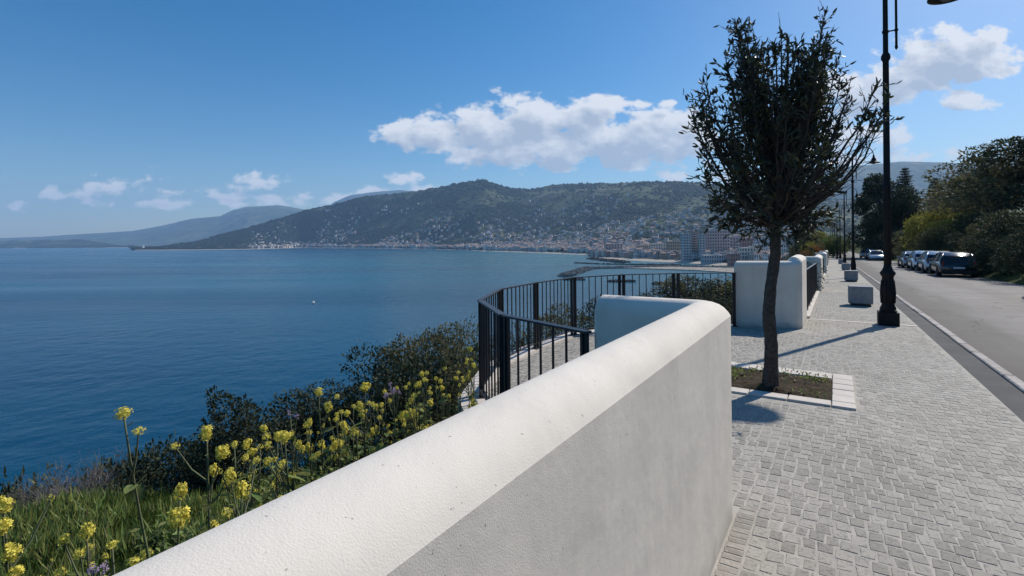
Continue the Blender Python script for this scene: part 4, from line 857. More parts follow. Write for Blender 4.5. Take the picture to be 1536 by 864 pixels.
# left of the road beyond the parapets
LF = [(1203, 378, 22, 'dark1', 1.1, 'small dark bush behind the shaded parapet'), (1216, 363, 64, 'shrub_yellow', .6, 'yellow leaved bush above the second parapet'), (1222, 367, 58, 'shrub_orange', .8, 'rusty orange bush above the second parapet'), (1208, 374, 46, 'shrub_orange', .6, 'low rusty bush in front of the yellow one'), (1196, 386, 18, 'dark1', 1.0, 'low dark bush at the left end of the railing behind the young tree'),
      (1212, 352, 80, 'shrub_olive', 1.0, 'tall olive tree beyond the orange bush'), (1228, 346, 110, 'shrub_yellow', 1.6, 'pale yellow green bush left of the far lamps'), (1200, 350, 90, 'shrub_dark', 1.0, 'dark green tree left of the pale bush beyond the parapets'), (1250, 352, 90, 'shrub_green', 1.2, 'pale green bush between the farthest lamps'), (1238, 356, 110, 'shrub_olive', 1.8, 'far olive bush at the left of the road end'), (1258, 356, 150, 'shrub_green', 1.6, 'far pale bush where the road disappears')]
for px, py, dep, k, w, lb in LF:
    x, y, z = at(px, py, dep); plant(k, 'bush', x, y, z, w, lb, 'bush')
# right side of the road
RT = [(1328, 262, 84, 'big_dark', 1.05, 'tall dark evergreen with a broad crown beyond the parked cars', 1), (1304, 290, 92, 'big_dark', .75, 'lower dark evergreen at the left of the tall one by the bend', 1), (1352, 300, 80, 'big_dark', .7, 'dark evergreen filling the gap right of the tall one', 1),
      (1316, 330, 84, 'big_dark', .6, 'low dense evergreen at the bend above the silver car', 1), (1340, 345, 74, 'shrub_dark', 1.3, 'dark shrub at the foot of the tall evergreens', 0)]
for px, py, dep, k, w, lb, t in RT:
    x, y, z = at(px, py, dep); plant(k, 'evergreen_tree' if t else 'bush', x, y, z, w, lb, 'tree' if t else 'bush')
def conifer(px, py, pyb, dep, wpx, label):
    x, y, z = at(px, py, dep); zb = T(x, y); H = z - zb; wd = wpx / 754 * dep / 2; P = []; D = []; mb = MB(); mb.tube([(0, 0, -.3), (0, 0, H * .6), (0, 0, H)], [.22, .12, .02], 7)
    zmin = (1.4 + (352 - pyb) / 754 * dep) - zb; k = 0; zz = zmin
    while zz < H - .1:
        rr = wd * (1 - (zz - zmin) / (H - zmin)) ** .75
        for j in range(7):
            t = j * 2 * PI / 7 + k * .7 + random.uniform(-.3, .3); q = rr * random.uniform(.65, 1.1); e = Vector((q * math.cos(t), q * math.sin(t), zz - .1 * q)); mb.tube([(0, 0, zz - .2 * q), tuple(e)], [.05, .015], 4)
            n = int(16 + 40 * q)
            for i in range(n):
                f = random.uniform(.1, 1); P.append((e.x * f + random.gauss(0, .16), e.y * f + random.gauss(0, .16), zz - .2 * q * (1 - f) + random.uniform(-.12, .16))); D.append((math.cos(t) + random.gauss(0, .6), math.sin(t) + random.gauss(0, .6), random.gauss(.2, .3)))
        zz += .42; k += 1
    r = empty('conifer_tree', (x, y, zb), label=label, cat='tree'); V, F = leaves(np.array(P), np.array(D), rng.uniform(.18, .34, len(P)), .09); link('crown', np_mesh('crown', V, F, MT['bushdark']), r, kind='stuff'); mb.build('trunk', MT['bark'], r)
conifer(1357, 250, 330, 86, 46, 'tiered dark conifer rising above the broad evergreens')
conifer(1402, 266, 360, 76, 46, 'dark pyramidal conifer standing right of the evergreen group')
RS = [(1384, 318, 55, 'shrub_yellow', .95, 'yellow green bush above the first parked cars'), (1414, 312, 50, 'shrub_yellow', 1.0, 'bright yellow green bush in the middle of the hedge'), (1446, 318, 46, 'shrub_green', .9, 'green bush right of the bright yellow green one'), (1362, 346, 60, 'shrub_olive', .8, 'grey green bush at the far end of the car row'), (1392, 350, 47, 'shrub_olive', .7, 'grey green bush behind the white parked car'), (1428, 335, 46, 'shrub_olive', 1.0, 'grey green bush behind the black hatchback'),
      (1470, 318, 40, 'shrub_dark', 1.05, 'dark bush to the right of the black hatchback'), (1452, 348, 36, 'shrub_dark', .65, 'low dark bush beside the black hatchback'), (1500, 318, 33, 'shrub_olive', .8, 'dull green bush under the big tree'), (1480, 352, 31, 'shrub_dark', .6, 'low dark bush on the verge under the big tree'), (1528, 312, 29, 'shrub_dark', .85, 'dark bush at the right edge of the picture'), (1512, 356, 27, 'shrub_dark', .55, 'low dark bush on the verge near the right edge'), (1552, 345, 24, 'shrub_dark', .6, 'dark bush just above the cut off car'), (1440, 300, 62, 'shrub_dark', 1.5, 'dark bush behind the yellow green ones')]
for px, py, dep, k, w, lb in RS:
    x, y, z = at(px, py, dep); plant(k, 'bush', x, y, z, w, lb, 'bush')
for px, py, dep, k, w, lb in ((1506, 214, 44, 'big_olive', 1.08, 'big spreading tree at the upper right'), (1590, 190, 40, 'big_dark', 1.0, 'tall dark tree at the right edge above the road'), (1470, 252, 58, 'big_olive', .85, 'smaller spreading tree left of the big one')):
    x, y, z = at(px, py, dep); plant(k, 'hillside_tree', x, y, z, w, lb, 'tree')
for i, (s, a, h, k, w) in enumerate(((16, 9.2, 3.4, 'shrub_dark', .75), (11, 9.6, 3.2, 'shrub_olive', .75), (6, 9.4, 3.3, 'shrub_dark', .8), (1, 9.8, 3.2, 'shrub_green', .8), (-5, 9.6, 3.4, 'shrub_dark', .8))):
    w_ = W(s, a); plant(k, 'bush', w_.x, w_.y, w_.z + h, w, 'bush on the bank opposite the near pavement, outside the picture', 'bush', 'bushes on the bank outside the picture')
# bare grey bush at the slope edge
def bare_bush(px, py, dep, wd, label):
    x, y, z = at(px, py, dep); zb = T(x, y) - .1; mb = MB(); r_ = random.Random(4)
    def grow(p, d, l, r, lv):
        e = p + d * l; mb.tube([p, p.lerp(e, .5) + Vector((r_.gauss(0, .02), r_.gauss(0, .02), 0)), e], [r, r * .8, r * .6], 4, cap=False)
        if lv:
            for _ in range(3 if lv > 2 else 4):
                q = (d + Vector((r_.gauss(0, .55), r_.gauss(0, .55), r_.gauss(.1, .3)))).normalized(); grow(p.lerp(e, r_.uniform(.5, 1)), q, l * r_.uniform(.6, .85), r * .6, lv - 1)
    H = z - zb
    for _ in range(11): grow(Vector((r_.gauss(0, .12), r_.gauss(0, .12), 0)), Vector((r_.gauss(0, .5), r_.gauss(0, .5), 1)).normalized(), H * .36, .014, 4)
    r = empty('bare_bush', (x, y, zb), label=label, cat='bush'); o = mb.build('twigs', MT['twig'], r, kind='stuff'); r.scale = (wd, wd, 1)
bare_bush(92, 676, 6.4, .9, 'leafless grey bush standing against the water at the slope edge')

# ------------------------------------------------------------------ slope vegetation
def blades(n, region, name, m, hmin, hmax, w, kindlabel):
    P = []; D = []; L_ = []
    s = rng.uniform(region[0], region[1], n); a = rng.uniform(region[2], region[3], n); x = s * DX + a * DY; y = s * DY - a * DX
    msk = (fbm(x, y, .8, 3, 6) > (.22 if 'grass' in name else .42)) & (y > .2) & ~(((s - 6.4) / 4.2) ** 2 + ((a + .9) / 3.2) ** 2 < 1); x, y = x[msk], y[msk]; z = tz(x, y); P = np.stack([x, y, z - .02], 1); k = len(P)
    D = np.stack([rng.normal(size=k) * .35, rng.normal(size=k) * .35, np.ones(k)], 1); Ln = rng.uniform(hmin, hmax, k)
    V, F = leaves(P, D, Ln, w * rng.uniform(.6, 1.4, k)); link(name, np_mesh(name, V, F, m), kind='stuff', label=kindlabel, cat='grass')
blades(170000, (-2.5, 9, -9.5, -.78), 'grass', MT['grass'], .05, .17, .010, 'green grass on the slope below the white parapet')
blades(60000, (-1.5, 5, -3.5, -.78), 'weeds', MT['weed'], .06, .24, .024, 'low leafy weeds along the seaward foot of the parapet')
blades(60000, (-2.5, 12, -13, -4.5), 'scrub', MT['bushmid'], .05, .17, .022, 'dull olive scrub over the lower slope')
blades(60000, (1.8, 6.5, -5.2, -1.9), 'weeds', MT['weed'], .08, .34, .024, 'dense low weeds left of the terrace')

blades(30000, (-1.5, 4.5, -7.5, -1.6), 'scrub', MT['weed'], .07, .26, .02, 'patches of broader leaved weeds in the grass below the parapet')
# flowering plants: stem, leaves and flower heads of their own
def head_mesh(r, n, m, seed, buds=True):
    g = np.random.default_rng(seed); d = unit(g.normal(size=(n, 3)) + np.array([0, 0, .25])); V = []; F = []
    for q in d:
        c = q * r * g.uniform(.35, 1.0); u = unit(np.cross(q, g.normal(size=3))); v = np.cross(q, u); s = r * g.uniform(.20, .30); b = len(V); V.append(c - q * s * .3)
        for k in range(4):
            t = k * PI / 2; e = u * math.cos(t) + v * math.sin(t); t2 = t + .5; e2 = u * math.cos(t2) + v * math.sin(t2); t3 = t - .5; e3 = u * math.cos(t3) + v * math.sin(t3)
            V += [c + e3 * s * .8, c + e * s * 1.15 + q * s * .2, c + e2 * s * .8]; F.append((b, b + 1 + 3 * k, b + 2 + 3 * k, b + 3 + 3 * k))
    mb = MB(); mb.add([tuple(x) for x in V], F, smooth=False); me = mb.mesh('flower_head', m); return me
HD = [head_mesh(.030, 84, MT['petal'], 1), head_mesh(.026, 68, MT['petal'], 2), head_mesh(.019, 34, MT['petal'], 3), head_mesh(.011, 16, MT['petal'], 4)]
HM = [head_mesh(.028, 18, MT['mauve'], 5), head_mesh(.020, 12, MT['mauve'], 6)]
def leaf_mesh(seed):
    g = random.Random(seed); mb = MB(); V = []; F = []; n = 6
    for i in range(n + 1):
        t = i / n; w = .26 * math.sin(PI * min(1, t * .95 + .05)) ** .8 * (1 + g.uniform(-.25, .25)) * (1.1 - .4 * t); z = -.22 * t * t + .1 * t
        V += [(t, -w, z + .05), (t, 0, z), (t, w, z + .05)]
    for i in range(n): b = i * 3; F += [(b, b + 1, b + 4, b + 3), (b + 1, b + 2, b + 5, b + 4)]
    mb.add(V, F, smooth=True); return mb.mesh('leaf', MT['weed'])
LFm = [leaf_mesh(i) for i in range(4)]
def flower_plant(heads, label, group='yellow flowering plants behind the parapet', mauve=False, lean=None, nleaf=6, minor=5, r=None):
    """heads: list of (px, py, depth, size)"""
    r_ = random.Random(hash(tuple(heads[0])) & 0xffff); px, py, dep, _ = heads[0]; top = Vector(at(px, py, dep)); lean = r_.uniform(-.12, .12) if lean is None else lean
    bx, by = top.x + lean, top.y + r_.uniform(-.05, .15); q = bx * DY - by * DX
    if q > -.82: bx -= (q + .82) * DY; by += (q + .82) * DX
    base = Vector((bx, by, T(bx, by) - .03)); H = top.z - base.z; root = empty('flowering_plant', base, label=label, cat='wildflower', group=group)
    if H < .25: H = .25
    m1 = base.lerp(top, .55) + Vector((lean * -.35 + r_.gauss(0, .02), r_.gauss(0, .03), 0)); pt = lambda t: base * (1 - t) ** 2 + m1 * 2 * t * (1 - t) + top * t * t
    mb = MB(); mb.tube([pt(k / 8) - base for k in range(9)], [.0075 - .005 * k / 8 for k in range(9)], 6)
    hs = HM if mauve else HD; pos = [(top, heads[0][3])]
    for (hx, hy, hd, sz) in heads[1:]: pos.append((Vector(at(hx, hy, hd)), sz))
    for k in range(minor): t = r_.uniform(.5, .92); p = pt(t); pos.append((p + Vector((r_.gauss(0, .09), r_.gauss(0, .09), r_.uniform(.03, .13))), r_.choice((.45, .6, .8))))
    keep = [pos[0]]
    for p, sz in pos[1:]:
        t = min(.95, max(.25, (p.z - .16 - base.z) / H)); a = pt(t)
        if (p - a).length > (.34 if any((p - Vector(at(*h[:3]))).length < 1e-5 for h in heads) else .19): continue
        keep.append((p, sz)); mb.tube([a - base, a.lerp(p, .5) - base + Vector((0, 0, -.02)), p - base], [.0035, .003, .002], 5, cap=False)
    # little side stalks and pods under the main head
    for k in range(12):
        t = r_.uniform(.62, .97); a = pt(t); d = Vector((r_.gauss(0, 1), r_.gauss(0, 1), r_.uniform(.2, 1.2))).normalized() * r_.uniform(.02, .045); mb.tube([a - base, a + d - base], [.0013, .0018], 4, cap=False)
    mb.build('stem', MT['stem'], root)
    for p, sz in keep: link('flower_head', r_.choice(hs[:2]) if sz >= .8 else hs[-1] if mauve else (HD[2] if sz > .5 else HD[3]), root, loc=p - base, rot=(r_.uniform(-.4, .4), r_.uniform(-.4, .4), r_.uniform(0, 6)), sc=((max(sz, .7) if sz >= .8 else 1) * r_.uniform(.8, 1.15), (max(sz, .7) if sz >= .8 else 1) * r_.uniform(.8, 1.15), (max(sz, .7) if sz >= .8 else 1) * r_.uniform(.75, 1.35)))
    for k in range(nleaf):
        t = r_.uniform(.18, .85); p = pt(t); L_ = r_.uniform(.06, .13) * (1.25 - .6 * t); link('leaf', r_.choice(LFm), root, loc=p - base, rot=(r_.uniform(-.3, .3), r_.uniform(-.7, .5), r_.uniform(0, 6.28)), sc=(L_, L_, L_))
def thicket():
    n = 2600; s = rng.uniform(.3, 6.0, n); a = rng.uniform(-3.6, -.84, n); x = s * DX + a * DY; y = s * DY - a * DX
    m = (x / np.maximum(y, .1) > -1.0) & (y > .9) & ~(((s - 6.4) / 4.15) ** 2 + ((a + .9) / 3.1) ** 2 < 1) & (fbm(x, y, .5, 3, 12) > .40); x, y, a = x[m], y[m], a[m]; z = tz(x, y); P = []; D = []; mb = MB()
    for X, Y, Z, A in zip(x, y, z, a):
        h = random.uniform(.40, .95) * (1 if A > -2.4 else .8) * (.55 + .45 * min(1, max(0, (X / Y + .85) / .35))); tip = Vector((X + random.gauss(0, .08), Y + random.gauss(0, .08), Z + h)); b = Vector((X, Y, Z)); mb.tube([b, b.lerp(tip, .5) + Vector((random.gauss(0, .02), random.gauss(0, .02), 0)), tip], [.003, .0025, .001], 3, cap=False)
        for k in range(int(16 + 26 * h)):
            t = random.uniform(.15, 1); P.append(tuple(b.lerp(tip, t) + Vector((random.gauss(0, .02), random.gauss(0, .02), 0)))); D.append((random.gauss(0, 1), random.gauss(0, 1), random.gauss(.25, .5)))
    L_ = rng.uniform(.02, .062, len(P)); V, F = leaves(np.array(P), np.array(D), L_, L_ * .42, up=np.array([0, 0, 1.0]))
    r = empty('thicket', (0, 0, 0), label='tangle of leafy green stems between the flowering plants behind the parapet', cat='thicket', kind='stuff')
    link('leaves', np_mesh('leaves', V, F, MT['weed']), r, kind='stuff'); mb.build('stems', MT['stem'], r, kind='stuff')
thicket()
yl = 'yellow flowering plant in the thicket behind the white parapet'
flower_plant([(185, 620, 1.60, 1.05), (208, 647, 1.62, .6)], 'tallest yellow flower, its bare stem standing alone against the water', lean=.20, minor=0, nleaf=5)
flower_plant([(310, 649, 1.9, .95), (333, 678, 1.92, 1.0), (320, 705, 1.95, .8), (345, 706, 1.9, .7)], 'yellow flowers with two stacked round heads right of the tallest stem', nleaf=6)
flower_plant([(270, 737, 1.5, .95), (268, 776, 1.47, 1.1)], 'pair of big yellow heads just above the wall top', minor=2)
flower_plant([(130, 797, 1.5, .9), (95, 810, 1.52, .8), (120, 832, 1.5, .6)], 'low yellow flowers in a broad bunch at the lower left', minor=2)
flower_plant([(168, 818, 1.45, .7)], 'small single yellow head between the low bunch and the wall', minor=1)
flower_plant([(5, 757, 1.3, .8), (3, 790, 1.28, .8), (15, 828, 1.3, .85), (22, 860, 1.3, .8)], 'yellow flowers cut off by the left edge of the picture', minor=1)
flower_plant([(362, 735, 1.8, 1.0), (345, 715, 1.85, .8), (385, 690, 2.0, .6)], 'yellow heads low over the wall, right of the stacked pair', minor=6)
flower_plant([(427, 655, 2.2, .95), (402, 668, 2.2, .6), (410, 690, 2.2, .7)], yl)
flower_plant([(478, 588, 2.7, 1.1), (492, 610, 2.7, .8), (505, 595, 2.75, .7)], 'yellow flowers in the middle of the thicket, highest against the dark shrubs', minor=9)
flower_plant([(548, 580, 2.9, 1.2), (540, 610, 2.9, 1.0), (520, 620, 2.9, .9)], 'broad yellow flower bunch to the left of the mauve flowers', minor=8)
flower_plant([(435, 618, 2.5, .8), (445, 625, 2.5, .7)], 'mauve flower at the left of the thicket', mauve=True, group='mauve flowers in the thicket', minor=0)
flower_plant([(590, 585, 3.0, 1.0), (580, 592, 3.0, .8), (600, 588, 3.0, .9), (586, 577, 3.0, .7)], 'cluster of mauve flowers beside the broad yellow bunch', mauve=True, group='mauve flowers in the thicket', minor=0)
flower_plant([(150, 858, 1.25, .7), (140, 855, 1.25, .6)], 'faded mauve flowers at the very bottom beside the wall', mauve=True, group='mauve flowers in the thicket', minor=0)
flower_plant([(705, 523, 4.2, .9), (700, 545, 4.2, .7)], 'yellow flower standing highest beside the railing', minor=3)
rr_ = random.Random(21)
for i in range(84):
    t = rr_.random(); px = 330 + 385 * t ** .8; line = 800 - .489 * (px - 330) * 1.0; py = line - rr_.uniform(35, 150) * (1 - .45 * t); dep = 1.9 + 2.1 * t + rr_.uniform(0, .7); py = max(py, 668 - .36 * (px - 330) + rr_.uniform(0, 20))
    flower_plant([(px, py, dep, rr_.choice((.55, .6, .6, .85)))], yl, minor=rr_.randint(3, 7), nleaf=9)
for i in range(9): flower_plant([(rr_.uniform(20, 330), rr_.uniform(790, 880), rr_.uniform(1.5, 2.6), .7)], yl, minor=2, nleaf=7)

# ------------------------------------------------------------------ far shore: woods, houses, town
def far_xy(px, dep): px = np.asarray(px, float); return (px - 768) / 754 * dep, dep * np.ones_like(px)
OCT_V = np.array([(1, 0, 0), (0, 1, 0), (-1, 0, 0), (0, -1, 0), (0, 0, 1), (.7, .7, .55), (-.7, .7, .5), (-.7, -.7, .6), (.7, -.7, .5)], float)
OCT_F = np.array([(0, 5, 4), (5, 1, 4), (1, 6, 4), (6, 2, 4), (2, 7, 4), (7, 3, 4), (3, 8, 4), (8, 0, 4)])
OCT_V2 = OCT_V * np.array([1, 1, 1]); 
def blobs(x, y, size, hgt, name, m, label, cat, sink=.25, **k):
    z = tz(x, y); n = len(x); rs = rng.uniform(.75, 1.3, (n, 9, 1)); V = OCT_V[None] * rs * np.stack([size, size, hgt], 1)[:, None, :]; rim = np.array([1, 1, 1, 1, 0, 1, 1, 1, 1])
    V[:, [0, 1, 2, 3], 2] += 0; V = V + np.stack([x, y, z], 1)[:, None, :]
    V[:, [0, 1, 2, 3], 2] -= (hgt * sink)[:, None]
    F = (OCT_F[None] + np.arange(n)[:, None, None] * 9).reshape(-1, 3)
    return link(name, np_mesh(name, V.reshape(-1, 3), F, m, smooth=True), kind='stuff', label=label, cat=cat, **k)
def woods():
    n = 60000; px = rng.uniform(192, 1290, n); t = rng.random(n) ** 1.05 * 1.04; Cc = np.interp(px, PXC, CO); Rr = np.interp(px, PXR, RI); dep = Cc + (Rr - Cc) * (.02 + t); x, y = far_xy(px, dep)
    dens = fbm(x, y, 260, 5, 14, .62); z = tz(x, y); m = (z > SEA + 3) & ((dens > .51) | (rng.random(n) < .10) | (t > .99)); x, y, dep = x[m], y[m], dep[m]
    sz = rng.uniform(3.5, 8.5, len(x)) * (.55 + dep / 4500); blobs(x, y, sz, sz * rng.uniform(.7, 1.25, len(x)), 'hill_woodland', MT['wood_far'], 'dark woods and scattered trees over the hill across the bay', 'woodland')
    n = 5000; px = rng.uniform(-40, 200, n); dep = rng.uniform(5500, 7200, n); x, y = far_xy(px, dep); m = fbm(x, y, 300, 4, 3) > .45; x, y = x[m], y[m]; sz = rng.uniform(6, 14, len(x)); blobs(x, y, sz * 1.6, sz, 'plain_woodland', MT['wood_far'], 'dark line of trees on the low plain at the far left shore', 'woodland')
    n = 7000; px = rng.uniform(1180, 1560, n); dep = rng.uniform(4300, 5300, n); x, y = far_xy(px, dep); m = fbm(x, y, 300, 4, 3) > .45; x, y = x[m], y[m]; sz = rng.uniform(8, 17, len(x)); blobs(x, y, sz * 1.3, sz, 'ridge_woodland', MT['wood_far'], 'hazy woods on the blue ridge at the right', 'woodland')
woods()
WALLC = [('white', (.82, .80, .76)), ('cream', (.70, .62, .52)), ('pink', (.60, .42, .37)), ('ochre', (.55, .43, .29)), ('grey', (.50, .51, .53)), ('terracotta', (.38, .20, .155))]
for nm, c in WALLC: MT['w_' + nm] = mat('plaster_' + nm, c, .9, .2, var=tuple(q * .85 for q in c), scale=.3)
MT['rooftile'] = mat('clay_roof_tiles', (.27, .18, .145), .9, .15, var=(.36, .27, .23), scale=.4); MT['roofflat'] = mat('grey_flat_roof', (.50, .48, .46), .9, .2)
MT['wglass'] = mat('dark_window', (.035, .04, .05), .25, .5)
def building_mb(w, d, h, gable, floors, bays):
    mb = MB(); mb.box((0, 0, h / 2 - 3), (w / 2, d / 2, h / 2 + 3), 0, 0)
    if gable:
        e = .5; r = min(w, d) * .22; v = [(-w / 2 - e, -d / 2 - e, h), (w / 2 + e, -d / 2 - e, h), (w / 2 + e, d / 2 + e, h), (-w / 2 - e, d / 2 + e, h), (-w / 2 - e, 0, h + r), (w / 2 + e, 0, h + r)]
        mb.add([(x, y, z + .02) for x, y, z in v], [(0, 1, 5, 4), (2, 3, 4, 5), (0, 4, 3), (1, 2, 5), (3, 2, 1, 0)], 1, False)
    else:
        mb.box((0, 0, h + .35), (w / 2 + .15, d / 2 + .15, .33), 0, 2); mb.box((w * .2, 0, h + 1.6), (w * .12, d * .18, 1.0), 0, 0)
    return mb
def window_mb(w, d, h, floors, bays, mb=None):
    mb = mb or MB(); fh = h / floors; bw = w / bays
    for sgn in (-1, 1):
        for f in range(floors):
            for b in range(bays): mb.box((-w / 2 + bw * (b + .5), sgn * (d / 2 + .02), fh * (f + .55)), (bw * .22, .08, fh * .30), 0, 3)
            nb = max(1, int(d / bw))
            for b in range(nb): mb.box((sgn * (w / 2 + .02), -d / 2 + d / nb * (b + .5), fh * (f + .55)), (.08, d / nb * .2, fh * .30), 0, 3)
    return mb
def mats_for(nm, roof='rooftile'): return [MT['w_' + nm], MT['rooftile'], MT['roofflat'], MT['wglass']]
HP = []
for i in range(14):
    nm = WALLC[(0, 0, 1, 1, 2, 3, 4, 0, 1, 4, 5, 2, 0, 4)[i]][0]; w, d, h, fl = random.uniform(9, 17), random.uniform(8, 12), random.uniform(6, 12), random.choice((2, 3, 3, 4)); mb = building_mb(w, d, h, i % 5 < 3, fl, 4); window_mb(w, d, h, fl, 4, mb); HP.append((nm, mb.mesh('house', mats_for(nm)), w, d, h, mb))
def houses():
    sites = []
    n = 15000; px = rng.uniform(372, 1200, n); Cc = np.interp(px, PXC, CO); Rr = np.interp(px, PXR, RI); u = rng.random(n)
    t = np.where(rng.random(n) < .58, u * .16, u ** 1.25 * .80) + .022; dep = Cc + (Rr - Cc) * t; x, y = far_xy(px, dep); z = tz(x, y)
    cl = fbm(x, y, 420, 4, 31, .6); ok = (z > SEA + 3.2) & ((px > 470) | (rng.random(n) < .3)) & ((t < .13) | (cl > .46)) & (rng.random(n) < np.where(t < .13, .9, .8 * (1.1 - t)))
    # headland villas
    for a, b, c, d in zip(px[ok], dep[ok], t[ok], z[ok]): sites.append((a, b, c))
    random.shuffle(sites); grid = {}; out = []
    for p, dpt, t_ in sites:
        X, Y = (p - 768) / 754 * dpt, dpt; g = (int(X // 17), int(Y // 17))
        if g in grid: continue
        grid[g] = 1; out.append((X, Y, dpt, t_))
    out.sort(key=lambda q: q[2] / (1 + .0)); return out
hs = houses(); print('houses', len(hs))
LBL = 'small %s house among the town and hillside houses across the bay'
def hz(X, Y): return T(X, Y)
big, rest = hs[:285], hs[285:]
for X, Y, dpt, t_ in big:
    nm, me, w, d, h, _ = random.choice(HP); s = random.uniform(.75, 1.25) if t_ < .2 else random.uniform(.6, .95)
    link('house', me, None, loc=(X, Y, hz(X, Y)), rot=(0, 0, random.choice((0, 0, PI / 2)) + random.uniform(-.5, .5)), sc=(s, s, s * (1.35 if t_ < .15 else 1.0)), label=LBL % nm, cat='house', group='%s houses across the bay' % nm)
V = []; F = []; MI = []
hm = [(np.array(q[5].v), q[5].f, q[5].m, q[0]) for q in HP]
TM = [MT['w_' + nm] for nm, _ in WALLC] + [MT['rooftile'], MT['roofflat'], MT['wglass']]; idx = {nm: i for i, (nm, _) in enumerate(WALLC)}
simple = []
for nm, me, w, d, h, mbx in HP:
    mb = building_mb(w, d, h, len(simple) % 5 < 3, 3, 4)
    for f in range(3): mb.box((0, -d / 2, h / 3 * (f + .55)), (w * .42, .06, h * .07), 0, 3)
    simple.append((np.array(mb.v), mb.f, mb.m, nm))
me = bpy.data.meshes.new('distant_houses'); base = 0
for X, Y, dpt, t_ in rest:
    v, f, m, nm = random.choice(simple); s = random.uniform(.95, 1.6) if t_ < .2 else random.uniform(.8, 1.35); r = random.choice((0, 0, PI / 2)) + random.uniform(-.5, .5); cs, sn = math.cos(r), math.sin(r); z = hz(X, Y)
    q = v * s; V.append(np.stack([q[:, 0] * cs - q[:, 1] * sn + X, q[:, 0] * sn + q[:, 1] * cs + Y, q[:, 2] + z], 1)); F += [tuple(i + base for i in p) for p in f]; MI += [idx[nm] if k == 0 else 5 + k for k in m]; base += len(v)
me.from_pydata(np.concatenate(V).tolist(), [], F)
for m_ in TM: me.materials.append(m_)
me.polygons.foreach_set('material_index', MI); me.update(); link('distant_houses', me, kind='stuff', label='the many far houses too small to pick apart along the bay and on the hill', cat='houses')

def apartment(px, dep, wpx, ytop, nm, label, floors=6, bays=6, depth=14, balc=True, rz=.0, gable=False, body2=None):
    x, y = PP(px, dep); zb = T(x, y); ztop = 1.4 + (359 - .0096 * (px - 768) - ytop) / 754 * dep; h = ztop - zb; w = wpx / 754 * dep
    r = empty('apartment_building', (x, y, zb), rz, label=label, cat='building', group='larger buildings of the bay town'); mats = mats_for(nm)
    building_mb(w, depth, h, gable, floors, bays).build('wall', mats, r)
    window_mb(w, depth, h, floors, bays).build('windows', mats, r, kind='stuff')
    if balc:
        mb = MB(); fh = h / floors
        for f in range(1, floors):
            for b in (range(bays) if bays < 5 else (0, 1, bays - 2, bays - 1)): mb.box((-w / 2 + w / bays * (b + .5), -depth / 2 - .7, fh * f + .1), (w / bays * .42, .7, .09)); mb.box((-w / 2 + w / bays * (b + .5), -depth / 2 - 1.4, fh * f + .55), (w / bays * .42, .04, .4))
        mb.build('balconies', MT['w_white'], r, kind='stuff')
    return r
AP = [(1029, 960, 12, 351, 'grey', 'tall grey apartment tower, left slab of the pair by the jetty', 10, 3, 12), (1041, 975, 14, 350, 'terracotta', 'tall tower section of dark terracotta between two grey slabs', 11, 3, 12), (1052, 955, 9, 352, 'grey', 'tall narrow grey slab right of the dark tower', 10, 2, 12), (1076, 1000, 33, 346, 'pink', 'widest and tallest pink apartment block with rows of windows', 9, 8, 16),
      (1100, 1080, 20, 356, 'pink', 'pink block behind the low roofs right of the tallest block', 6, 5, 14), (1188, 900, 24, 354, 'grey', 'blue grey office block right of the tree trunk', 5, 6, 16), (1010, 1100, 20, 362, 'ochre', 'ochre block left of the grey towers', 5, 6, 14), (986, 1180, 22, 366, 'cream', 'cream block in the middle of the town front', 4, 6, 14), (1068, 880, 30, 383, 'grey', 'long low grey building in front of the pink block', 2, 8, 14),
      (942, 1200, 34, 374, 'grey', 'long pale building near the shore at the left of the town', 4, 9, 14), (920, 1260, 26, 366, 'pink', 'pink building behind the shore at the left of the town', 4, 6, 14), (1122, 820, 26, 372, 'cream', 'cream building low behind the shaded parapet', 4, 6, 14), (1140, 900, 18, 366, 'white', 'white building just left of the tree trunk', 4, 5, 12), (1100, 800, 14, 380, 'terracotta', 'terracotta building at the foot of the pink block', 3, 4, 12), (1172, 840, 14, 366, 'cream', 'cream building partly behind the tree trunk', 4, 4, 12),
      (1118, 1100, 24, 358, 'terracotta', 'terracotta block on the rise behind the cream buildings', 4, 6, 14), (965, 1230, 20, 368, 'ochre', 'ochre house row in the middle of the town front', 3, 6, 12), (1145, 1050, 26, 356, 'grey', 'grey block on the rise behind the tree trunk', 4, 6, 14), (960, 1120, 28, 378, 'cream', 'long cream building behind the beach promenade', 3, 8, 12), (1000, 1060, 26, 376, 'terracotta', 'terracotta roofed row left of the grey towers', 3, 7, 12)]
for a in AP: apartment(a[0], a[1], a[2], a[3], a[4], a[5], a[6], a[7], a[8], rz=random.uniform(-.18, .18), balc=a[6] > 5)
# headland villas, white
for px, dep, w, yt, lb in ((300, 3190, 9, 367.5, 'white villa on the headland, leftmost of the bright three'), (331, 3200, 6, 365, 'white villa on the headland, middle of the bright three'), (360, 3230, 8, 366, 'white villa on the headland, rightmost of the bright three'), (451, 3800, 8, 352, 'bright white house on the slope above the west end of the beach'), (214, 3260, 3, 363, 'small white tower on the tip of the headland'), (47, 5850, 26, 366, 'long white shed on the far left shore'), (493, 4100, 8, 313, 'white house just under the skyline at the left part of the hill')):
    x, y = PP(px, dep); zb = T(x, y); h = 22 if w == 3 else 9; W_ = w / 754 * dep; r = empty('villa', (x, y, zb), 0, label=lb, cat='house', group='white villas standing out across the bay'); building_mb(W_, 12, h, W_ > 16, 2, 4).build('wall', mats_for('white'), r); window_mb(W_, 12, h, 2, 4).build('windows', mats_for('white'), r, kind='stuff')
